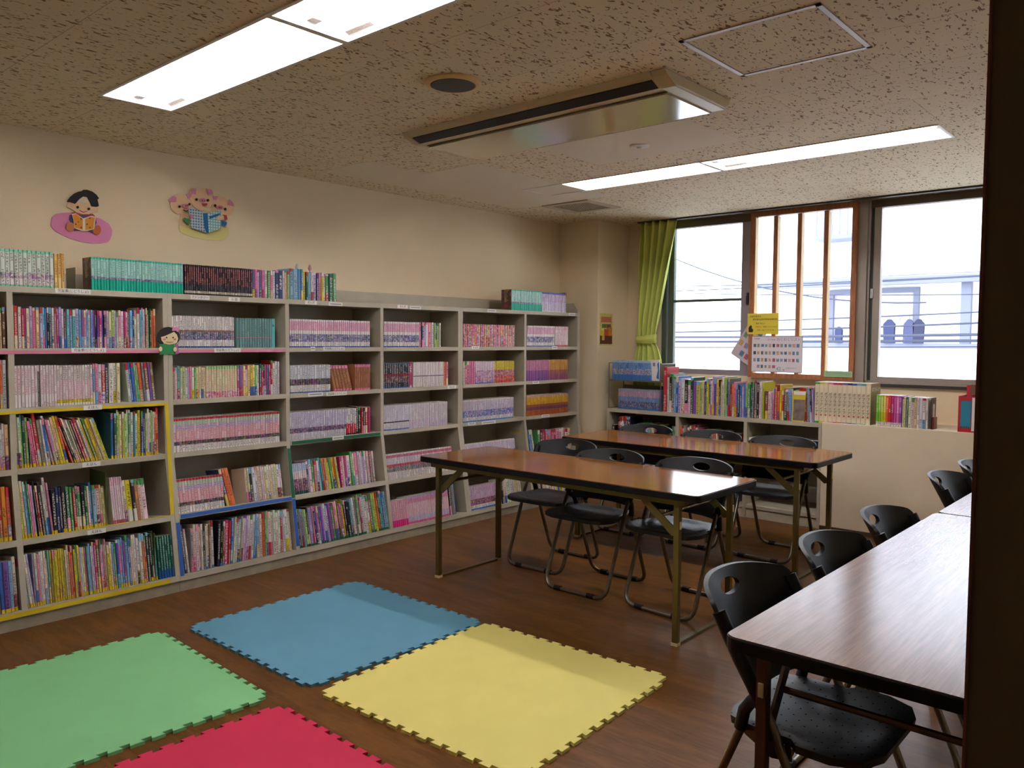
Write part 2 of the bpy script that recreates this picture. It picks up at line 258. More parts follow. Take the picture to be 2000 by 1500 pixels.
# ---------------------------------------------------------------- measured layout data
SETS = [('A', 'T', 0, 1.105, 1.258, ('aotori', 10), 0.172, 0.11, 0, 0),
 ('A', 'T', 1, 1.258, 1.488, ('aotori', 12), 0.172, 0.11, 0, 0),
 ('A', 'T', 1, 1.491, 1.537, ('yellowish', 3), 0.168, 0.11, 0, 0.004),
 ('A', 'T', 1, 1.662, 2.142, ('teal', 32), 0.165, 0.11, 0, 0),
 ('A', 'T', 2, 2.148, 2.562, ('dark', 33), 0.165, 0.11, 0, 0),
 ('A', 'T', 2, 2.562, 2.637, 'vplvp', 0.165, 0.11, 0, 0),
 ('A', 'T', 2, 2.637, 2.713, 'pwgpw', 0.165, 0.11, 0, 0),
 ('A', 'T', 2, 2.713, 2.769, 'BB', 0.17, 0.12, 0, 0),
 ('A', 'T', 2, 2.769, 2.812, 'wce', 0.17, 0.12, 0, 0),
 ('A', 'T', 3, 2.819, 2.874, 'ss', 0.188, 0.14, 0, 0),
 ('A', 'T', 3, 2.874, 2.911, 'ub', 0.188, 0.14, 0, 0),
 ('A', 'T', 3, 2.911, 2.944, 'yG', 0.175, 0.11, 0, 0),
 ('A', 'T', 3, 2.944, 3.043, 'twlBp', 0.172, 0.11, 0, 0.006),
 ('A', 'T', 3, 3.043, 3.062, 'y', 0.178, 0.11, 0, 0),
 ('A', 'T', 3, 3.062, 3.157, 'wgGg', 0.172, 0.11, 0, 0.006),
 ('A', 'T', 5, 4.854, 5.242, ('teal', 27), 0.165, 0.11, 0, 0),
 ('A', 'T', 6, 5.242, 5.563, ('violetwhite', 17), 0.163, 0.11, 0, 0),
 ('A', 'T', 6, 5.563, 5.585, 'B', 0.17, 0.11, 0, 0),
 ('A', '1', 0, 1.167, 1.274, 'prnporocn', 0.19, 0.11, 0, 0.01),
 ('A', '1', 1, 1.301, 1.54, 'wrwrmwlpclsbkBwpmlwk', 0.195, 0.11, 0, 0.008),
 ('A', '1', 1, 1.54, 1.665, 'sbtlsvpsws', 0.195, 0.11, 0, 0.006),
 ('A', '1', 1, 1.665, 1.73, 'vBvmvB', 0.19, 0.11, 0, 0),
 ('A', '1', 1, 1.73, 1.828, 'lcelwpwm', 0.19, 0.11, 0, 0.005),
 ('A', '1', 1, 1.828, 1.886, 'pBsBw', 0.195, 0.11, 0, 0.01),
 ('A', '1', 1, 1.886, 1.984, 'wsbwrgGoo', 0.205, 0.11, 0, 0.008),
 ('A', '1', 2, 2.071, 2.441, ('bluebase', 30), 0.176, 0.11, 0, 0),
 ('A', '1', 2, 2.457, 2.685, ('greyteal', 14), 0.172, 0.11, 0, 0),
 ('A', '1', 2, 2.685, 2.713, 't', 0.172, 0.11, 0, 0),
 ('A', '1', 3, 2.809, 3.429, ('pinkwhite', 40), 0.174, 0.11, 0, 0),
 ('A', '1', 4, 3.547, 3.869, ('pinkwhite', 21), 0.174, 0.11, 0, 0),
 ('A', '1', 4, 3.869, 3.918, 'pB', 0.176, 0.11, 0, 0),
 ('A', '1', 4, 3.918, 4.012, 'lwpw', 0.176, 0.11, 0, 0),
 ('A', '1', 4, 4.012, 4.079, 'ekew', 0.174, 0.11, 0, 0),
 ('A', '1', 5, 4.311, 4.894, ('mixmanga', 28), 0.172, 0.11, 0, 0),
 ('A', '1', 6, 5.047, 5.404, ('pinkwhite', 19), 0.172, 0.11, 3, 0),
 ('A', '1', 6, 5.425, 5.604, ('plainpink', 9), 0.172, 0.11, 0, 0),
 ('A', '2', 1, 1.303, 1.405, ('whitepink', 7), 0.2, 0.11, 0, 0),
 ('A', '2', 1, 1.405, 1.416, 'k', 0.2, 0.11, 0, 0),
 ('A', '2', 1, 1.416, 1.489, ('whitepink', 6), 0.2, 0.11, 0, 0),
 ('A', '2', 1, 1.489, 1.657, ('whiteyel', 13), 0.198, 0.11, 0, 0),
 ('A', '2', 1, 1.657, 1.737, 'bpwrB', 0.2, 0.11, 0, 0.01),
 ('A', '2', 1, 1.737, 1.794, 'wwc', 0.205, 0.11, 0, 0),
 ('A', '2', 1, 1.836, 1.982, 'wbuegoanvn', 0.205, 0.11, -5, 0),
 ('A', '2', 2, 2.072, 2.144, 'awtwe', 0.18, 0.11, 0, 0.012),
 ('A', '2', 2, 2.144, 2.264, 'wlpwgcccc', 0.175, 0.11, 0, 0.005),
 ('A', '2', 2, 2.264, 2.456, ('pastel', 12), 0.178, 0.11, 0, 0),
 ('A', '2', 2, 2.456, 2.495, 'mv', 0.18, 0.11, 0, 0),
 ('A', '2', 2, 2.495, 2.613, 'cwcycewG', 0.18, 0.11, 0, 0.005),
 ('A', '2', 2, 2.613, 2.678, 'mkmvm', 0.18, 0.11, 0, 0.004),
 ('A', '2', 2, 2.678, 2.738, 'rwww', 0.195, 0.11, 0, 0.01),
 ('A', '2', 3, 2.809, 3.109, ('whitebrown', 17), 0.172, 0.11, 0, 0),
 ('A', '2', 3, 3.136, 3.283, ('orangepink', 6), 0.165, 0.11, -14, 0),
 ('A', '2', 3, 3.304, 3.432, ('orangepink', 9), 0.168, 0.11, 0, 0),
 ('A', '2', 4, 3.546, 3.777, ('darkred', 14), 0.172, 0.11, 0, 0),
 ('A', '2', 4, 3.777, 3.811, 'm', 0.176, 0.11, 0, 0),
 ('A', '2', 4, 3.815, 4.11, ('plainwhite', 18), 0.174, 0.11, 0, 0),
 ('A', '2', 4, 4.11, 4.157, 'op', 0.172, 0.11, 0, 0),
 ('A', '2', 5, 4.312, 4.445, 'wppppp', 0.172, 0.11, 0, 0.003),
 ('A', '2', 5, 4.445, 4.659, ('whitepic', 11), 0.17, 0.11, 0, 0),
 ('A', '2', 5, 4.659, 4.897, ('yelpic', 12), 0.17, 0.11, 0, 0),
 ('A', '2', 6, 5.05, 5.345, ('purplepink', 16), 0.17, 0.11, 0, 0),
 ('A', '2', 6, 5.345, 5.601, ('orangepurple', 14), 0.17, 0.11, 0, 0),
 ('A', '3', 1, 1.307, 1.371, 'cweGek', 0.25, 0.19, -2, 0.02),
 ('A', '3', 1, 1.375, 1.457, 'pmrawb', 0.245, 0.18, -7, 0.02),
 ('A', '3', 1, 1.464, 1.539, 'wpwcyo', 0.235, 0.18, -12, 0.015),
 ('A', '3', 1, 1.551, 1.731, 'rkwGwnmrwygyycy', 0.23, 0.18, -18, 0.01),
 ('A', '3', 1, 1.744, 1.99, 'bGgywyewgwtwyBBewwewor', 0.24, 0.18, 0, 0.015),
 ('A', '3', 2, 2.07, 2.734, ('redtop', 40), 0.185, 0.11, 0, 0),
 ('A', '3', 3, 2.806, 3.228, ('purplewhite', 32), 0.172, 0.11, 0, 0),
 ('A', '3', 3, 3.228, 3.315, ('redbase', 5), 0.172, 0.11, 0, 0),
 ('A', '3', 3, 3.315, 3.353, 'kk', 0.18, 0.11, 0, 0),
 ('A', '3', 3, 3.357, 3.43, 'rkrm', 0.17, 0.11, 0, 0.004),
 ('A', '3', 4, 3.545, 3.777, ('whiteblue', 17), 0.172, 0.11, 0, 0),
 ('A', '3', 4, 3.777, 4.147, ('lilacwhite', 25), 0.172, 0.11, 0, 0),
 ('A', '3', 5, 4.313, 4.887, ('whitebluepic', 34), 0.168, 0.11, 0, 0),
 ('A', '3', 6, 5.053, 5.613, ('yellowbrown', 31), 0.168, 0.11, 0, 0),
 ('A', '4', 1, 1.292, 1.373, 'wycstgpl', 0.255, 0.19, -2, 0.02),
 ('A', '4', 1, 1.38, 1.444, 'krkwwp', 0.26, 0.19, -3, 0.02),
 ('A', '4', 1, 1.444, 1.669, 'kBBkGgrGgkGwbsw', 0.22, 0.18, 0, 0.01),
 ('A', '4', 1, 1.669, 1.699, 'ccc', 0.2, 0.18, 0, 0.01),
 ('A', '4', 1, 1.724, 1.786, ('plainpink', 6), 0.24, 0.11, -1, 0),
 ('A', '4', 1, 1.791, 1.909, 'cykocw', 0.21, 0.15, -2, 0.006),
 ('A', '4', 2, 2.048, 2.342, ('redtop', 17), 0.185, 0.11, 0, 0),
 ('A', '4', 2, 2.354, 2.415, 'Boo', 0.215, 0.15, -9, 0),
 ('A', '4', 2, 2.487, 2.73, 'wckwwcwwcwcwcww', 0.2, 0.15, -1, 0.004),
 ('A', '4', 3, 2.78, 2.905, ('whitelilac', 8), 0.19, 0.11, 0, 0),
 ('A', '4', 3, 2.905, 3.012, 'Bwgpws', 0.2, 0.15, 0, 0.01),
 ('A', '4', 3, 3.02, 3.154, 'toryeygyoyg', 0.2, 0.15, -4, 0),
 ('A', '4', 3, 3.154, 3.244, 'mwmw', 0.2, 0.15, 0, 0),
 ('A', '4', 3, 3.244, 3.435, 'gwplwwlwcpnw', 0.215, 0.15, 0, 0.008),
 ('A', '4', 4, 3.519, 4.166, ('magred', 50), 0.172, 0.11, 0, 0),
 ('A', '4', 5, 4.268, 4.875, ('whitebluepic', 34), 0.172, 0.11, 0, 0),
 ('A', '4', 6, 5.015, 5.12, 'ykbsw', 0.22, 0.15, -3, 0),
 ('A', '4', 6, 5.147, 5.595, 'gkrmrprprppwpwc', 0.2, 0.15, 8, 0.01),
 ('A', '5', 1, 1.291, 1.339, 'rsbwl', 0.25, 0.19, -4, 0.02),
 ('A', '5', 1, 1.339, 1.413, 'lwpwwwwt', 0.25, 0.19, 0, 0.008),
 ('A', '5', 1, 1.415, 1.48, 'yyyyyyyy', 0.25, 0.19, 0, 0.002),
 ('A', '5', 1, 1.482, 1.618, 'wcoryeylwcptswl', 0.245, 0.19, 0, 0.02),
 ('A', '5', 1, 1.618, 1.77, 'mnplrwycsgbpsv', 0.245, 0.19, 0, 0.02),
 ('A', '5', 1, 1.77, 1.93, 'sbwwwwworGkGt', 0.245, 0.19, 0, 0.02),
 ('A', '5', 1, 1.935, 2.019, ('forest', 6), 0.225, 0.11, 0, 0),
 ('A', '5', 2, 2.053, 2.105, 'yrBw', 0.26, 0.19, -2, 0.02),
 ('A', '5', 2, 2.114, 2.249, 'awwcwkwcnw', 0.25, 0.19, 3, 0.015),
 ('A', '5', 2, 2.261, 2.358, 'kknmrb', 0.25, 0.19, 7, 0.01),
 ('A', '5', 2, 2.361, 2.504, 'wwwawwlwwws', 0.25, 0.19, 9, 0.01),
 ('A', '5', 2, 2.517, 2.71, 'swogewwwwwrw', 0.25, 0.19, 4, 0.01),
 ('A', '5', 2, 2.717, 2.756, 'ww', 0.25, 0.19, 0, 0),
 ('A', '5', 3, 2.788, 3.006, 'rakaaaeklspBvpbvl', 0.235, 0.18, -2, 0.008),
 ('A', '5', 3, 3.006, 3.247, 'wlvgpcnpykkGsw', 0.235, 0.18, -3, 0.02),
 ('A', '5', 3, 3.247, 3.514, 'agemwwwneyoGtbs', 0.25, 0.18, -3, 0.015),
 ('A', '5', 4, 3.532, 3.688, ('magbase', 9), 0.18, 0.11, 0, 0),
 ('A', '5', 4, 3.688, 4.083, ('pinkblue', 36), 0.19, 0.11, 0, 0),
 ('A', '5', 4, 4.094, 4.146, 'kas', 0.22, 0.11, 0, 0),
 ('A', '5', 5, 4.286, 4.64, ('purplepic', 24), 0.176, 0.11, 0, 0),
 ('A', '5', 5, 4.64, 4.898, 'wkcwwcwcwcywcw', 0.19, 0.11, 0, 0.008),
 ('A', '5', 6, 5.092, 5.552, 'cwkwcwwcnwcwywcwwcw', 0.18, 0.11, 0, 0.01),
 ('A', '2', 0, 1.15, 1.273, 'bmrbrrnow', 0.23, 0.18, 0, 0.015),
 ('A', '3', 0, 1.132, 1.277, 'wynBwwwwwc', 0.21, 0.18, -1, 0.02),
 ('A', '4', 0, 1.088, 1.266, 'wgcwvlegroo', 0.25, 0.18, 0, 0.01),
 ('A', '5', 0, 1.057, 1.269, 'pwgbgegsbvsw', 0.25, 0.18, 0, 0.02),
 ('B', 'Rt', 0, -4.044, -3.647, ('blueart', 28), 0.172, 0.11, -2, 0),
 ('B', 'Rl', 0, -3.982, -3.563, ('bluegrey', 24), 0.174, 0.11, 0, 0),
 ('B', 'W', 0, -3.529, -3.495, 'r', 0.375, 0.2, 0, 0),
 ('B', 'W', 0, -3.489, -3.358, 'wkasbl', 0.31, 0.22, 0, 0.03),
 ('B', 'W', 0, -3.354, -3.148, 'wkwGvyec', 0.27, 0.2, 0, 0.03),
 ('B', 'W', 0, -3.143, -2.925, 'BykwlvykcweBa', 0.29, 0.2, 0, 0.025),
 ('B', 'W', 0, -2.92, -2.753, 'ropbBblueg', 0.255, 0.2, 0, 0.02),
 ('B', 'W', 0, -2.748, -2.64, 'GBakwwy', 0.29, 0.2, 0, 0.015),
 ('B', 'W', 0, -2.632, -2.559, 'nwlp', 0.22, 0.2, 0, 0.02),
 ('B', 'W', 0, -2.554, -2.462, 'royrG', 0.24, 0.2, 0, 0.03),
 ('B', 'W', 0, -2.458, -2.361, 'aswks', 0.25, 0.2, -4, 0.03),
 ('B', 'W', 0, -2.357, -2.254, 'vrrraskl', 0.25, 0.2, -3, 0.01),
 ('B', 'W', 0, -2.249, -1.856, ('encyclo', 12), 0.3, 0.21, 0, 0),
 ('B', 'W', 0, -1.817, -1.65, ('rainbow', 10), 0.215, 0.15, 0, 0),
 ('B', 'W', 0, -1.646, -1.485, 'ccGwwcwwww', 0.21, 0.15, 0, 0.004),
 ('B', 'C', 0, -4.033, -4.006, 'k', 0.17, 0.1, 0, 0),
 ('B', 'C', 0, -3.974, -3.931, 'on', 0.2, 0.15, 0, 0),
 ('B', 'C', 0, -3.92, -3.804, 'wak', 0.25, 0.2, -10, 0),
 ('B', 'C', 0, -3.794, -3.501, 'pbvmnaglsgwnmryk', 0.2, 0.15, -10, 0.01),
 ('B', 'C', 1, -3.418, -3.284, 'gwrowa', 0.2, 0.15, -6, 0.02),
 ('B', 'C', 1, -3.275, -3.131, 'pkbrwnmc', 0.21, 0.15, -5, 0.02),
 ('B', 'C', 1, -3.122, -2.943, 'bpsorcnGcw', 0.2, 0.15, -3, 0.02),
 ('B', 'C', 1, -2.93, -2.843, 'rcrwr', 0.18, 0.15, 0, 0),
 ('B', 'C', 2, -2.365, -2.22, 'GkBGkB', 0.18, 0.15, 0, 0),
 ('B', 'C', 2, -2.791, -2.603, 'kwkBn', 0.15, 0.15, 0, 0.02),
 ('B', 'D', 0, -3.956, -3.493, 'wcsgwprwbyegwc', 0.2, 0.15, 0, 0.02),
 ('B', 'D', 1, -3.394, -2.847, 'gwgwgwlwgwewgwGwgwb', 0.2, 0.15, 0, 0.01)]
BOY = [('cushion:pink', [(1.5902, 1.9942), (1.6131, 2.0145), (1.6526, 2.0247), (1.7053, 2.0345), (1.7693, 2.0264), (1.8348, 2.0136), (1.8745, 1.9929), (1.8919, 1.9624), (1.8902, 1.9345), (1.8772, 1.9031), (1.8634, 1.8903), (1.8276, 1.8812), (1.777, 1.8776), (1.7232, 1.8827), (1.6726, 1.8936), (1.6355, 1.9088), (1.609, 1.9215), (1.5909, 1.9372), (1.5835, 1.9518), (1.5857, 1.9761)]), ('body:blue', [(1.6753, 2.0153), (1.7051, 2.0277), (1.7912, 2.0336), (1.8061, 2.0126), (1.8111, 1.9904), (1.8009, 1.9733), (1.6828, 1.9716), (1.6706, 1.9925)]), ('collar:red', [(1.682, 2.0294), (1.7053, 2.0367), (1.7913, 2.0358), (1.8063, 2.0217), (1.7909, 2.0199), (1.7477, 2.0216), (1.6923, 2.0217)]), ('trousers:darkgrey', [(1.6929, 1.9526), (1.7203, 1.9443), (1.7873, 1.9514), (1.7891, 1.9311), (1.7589, 1.9438), (1.6925, 1.9335)]), ('head:skin', [(1.6617, 2.058), (1.6683, 2.0766), (1.6769, 2.0844), (1.7065, 2.0905), (1.72, 2.1258), (1.7716, 2.1329), (1.7839, 2.0961), (1.8207, 2.0781), (1.819, 2.0506), (1.8024, 2.0451), (1.7694, 2.031), (1.7392, 2.0274), (1.7052, 2.0334), (1.6845, 2.0498), (1.6678, 2.0521)]), ('hair:black', [(1.6612, 2.0834), (1.6774, 2.1089), (1.6968, 2.1293), (1.7204, 2.1438), (1.7354, 2.1481), (1.7463, 2.1575), (1.7636, 2.1599), (1.7894, 2.1546), (1.811, 2.1406), (1.8238, 2.1241), (1.8226, 2.1183), (1.816, 2.1162), (1.8229, 2.0807), (1.8096, 2.0745), (1.7834, 2.0734), (1.7762, 2.0929), (1.7627, 2.1181), (1.7434, 2.1212), (1.726, 2.1065), (1.7106, 2.0866), (1.702, 2.0765), (1.6768, 2.0822)]), ('bandana:cream', [(1.7412, 2.1197), (1.7605, 2.1201), (1.7709, 2.0989), (1.7771, 2.0839), (1.7426, 2.0862), (1.7107, 2.0877), (1.726, 2.1065)]), ('eye:black', [(1.7207, 2.0617), (1.72, 2.0585), (1.718, 2.0557), (1.7153, 2.054), (1.7122, 2.0536), (1.7095, 2.0547), (1.7077, 2.0569), (1.7071, 2.06), (1.7078, 2.0632), (1.7098, 2.0659), (1.7125, 2.0676), (1.7156, 2.068), (1.7183, 2.067), (1.7201, 2.0647)]), ('eye:black', [(1.7766, 2.0594), (1.7758, 2.0564), (1.7738, 2.0538), (1.771, 2.0521), (1.7679, 2.0517), (1.7652, 2.0527), (1.7633, 2.0548), (1.7627, 2.0577), (1.7634, 2.0607), (1.7654, 2.0633), (1.7682, 2.065), (1.7713, 2.0654), (1.774, 2.0644), (1.7759, 2.0623)]), ('mouth:red', [(1.7225, 2.0478), (1.7416, 2.0389), (1.7579, 2.0476), (1.76, 2.0452), (1.7415, 2.0348), (1.7214, 2.0454)]), ('foot:tan', [(1.6951, 1.955), (1.6927, 1.9441), (1.6867, 1.9349), (1.6781, 1.9293), (1.6687, 1.9283), (1.6604, 1.9322), (1.6548, 1.9401), (1.653, 1.9505), (1.6553, 1.9614), (1.6613, 1.9705), (1.6698, 1.9762), (1.6792, 1.9772), (1.6875, 1.9734), (1.6932, 1.9655)]), ('foot:orange', [(1.8286, 1.9482), (1.8242, 1.937), (1.8169, 1.9284), (1.8081, 1.9242), (1.7995, 1.9251), (1.7928, 1.931), (1.7894, 1.9407), (1.7899, 1.9523), (1.7942, 1.9635), (1.8015, 1.9721), (1.8103, 1.9763), (1.8189, 1.9755), (1.8257, 1.9696), (1.8291, 1.9599)]), ('book_page:cream', [(1.6818, 2.0205), (1.7009, 2.0272), (1.7387, 2.0048), (1.7801, 2.0232), (1.803, 2.0213), (1.7939, 1.9543), (1.7545, 1.9389), (1.7351, 1.9368), (1.6928, 1.9481), (1.6894, 1.9879)]), ('book_cover:orange2', [(1.6859, 2.0165), (1.7029, 2.023), (1.7354, 2.001), (1.7342, 1.9435), (1.696, 1.9507), (1.6915, 1.9859)]), ('book_cover:orange2', [(1.7494, 2.0026), (1.7778, 2.0172), (1.7974, 2.015), (1.7874, 1.9536), (1.7492, 1.9451)]), ('spot:brown', [(1.7318, 2.0006), (1.7306, 1.9976), (1.7278, 1.9961), (1.7251, 1.997), (1.7241, 1.9997), (1.7252, 2.0027), (1.728, 2.0042), (1.7307, 2.0034)]), ('spot:brown', [(1.7156, 1.9831), (1.7147, 1.9807), (1.7125, 1.9796), (1.7105, 1.9803), (1.7096, 1.9824), (1.7106, 1.9847), (1.7127, 1.9859), (1.7148, 1.9852)]), ('spot:brown', [(1.7034, 1.9694), (1.7022, 1.9664), (1.6995, 1.9649), (1.6968, 1.9658), (1.6958, 1.9685), (1.697, 1.9715), (1.6997, 1.973), (1.7024, 1.9721)]), ('spot:brown', [(1.7297, 1.9547), (1.7285, 1.9517), (1.7258, 1.9503), (1.7231, 1.9512), (1.722, 1.9539), (1.7232, 1.9569), (1.7259, 1.9584), (1.7286, 1.9575)]), ('spot:brown', [(1.7742, 2.0093), (1.7731, 2.0067), (1.7706, 2.0053), (1.7682, 2.0061), (1.7672, 2.0085), (1.7683, 2.0112), (1.7708, 2.0126), (1.7732, 2.0118)]), ('spot:brown', [(1.7596, 1.9763), (1.7584, 1.9732), (1.7556, 1.9717), (1.7529, 1.9726), (1.7518, 1.9754), (1.753, 1.9784), (1.7558, 1.9799), (1.7585, 1.979)]), ('spot:brown', [(1.7725, 1.9593), (1.7714, 1.9566), (1.7689, 1.9553), (1.7665, 1.9561), (1.7655, 1.9586), (1.7666, 1.9612), (1.7691, 1.9626), (1.7715, 1.9618)])]
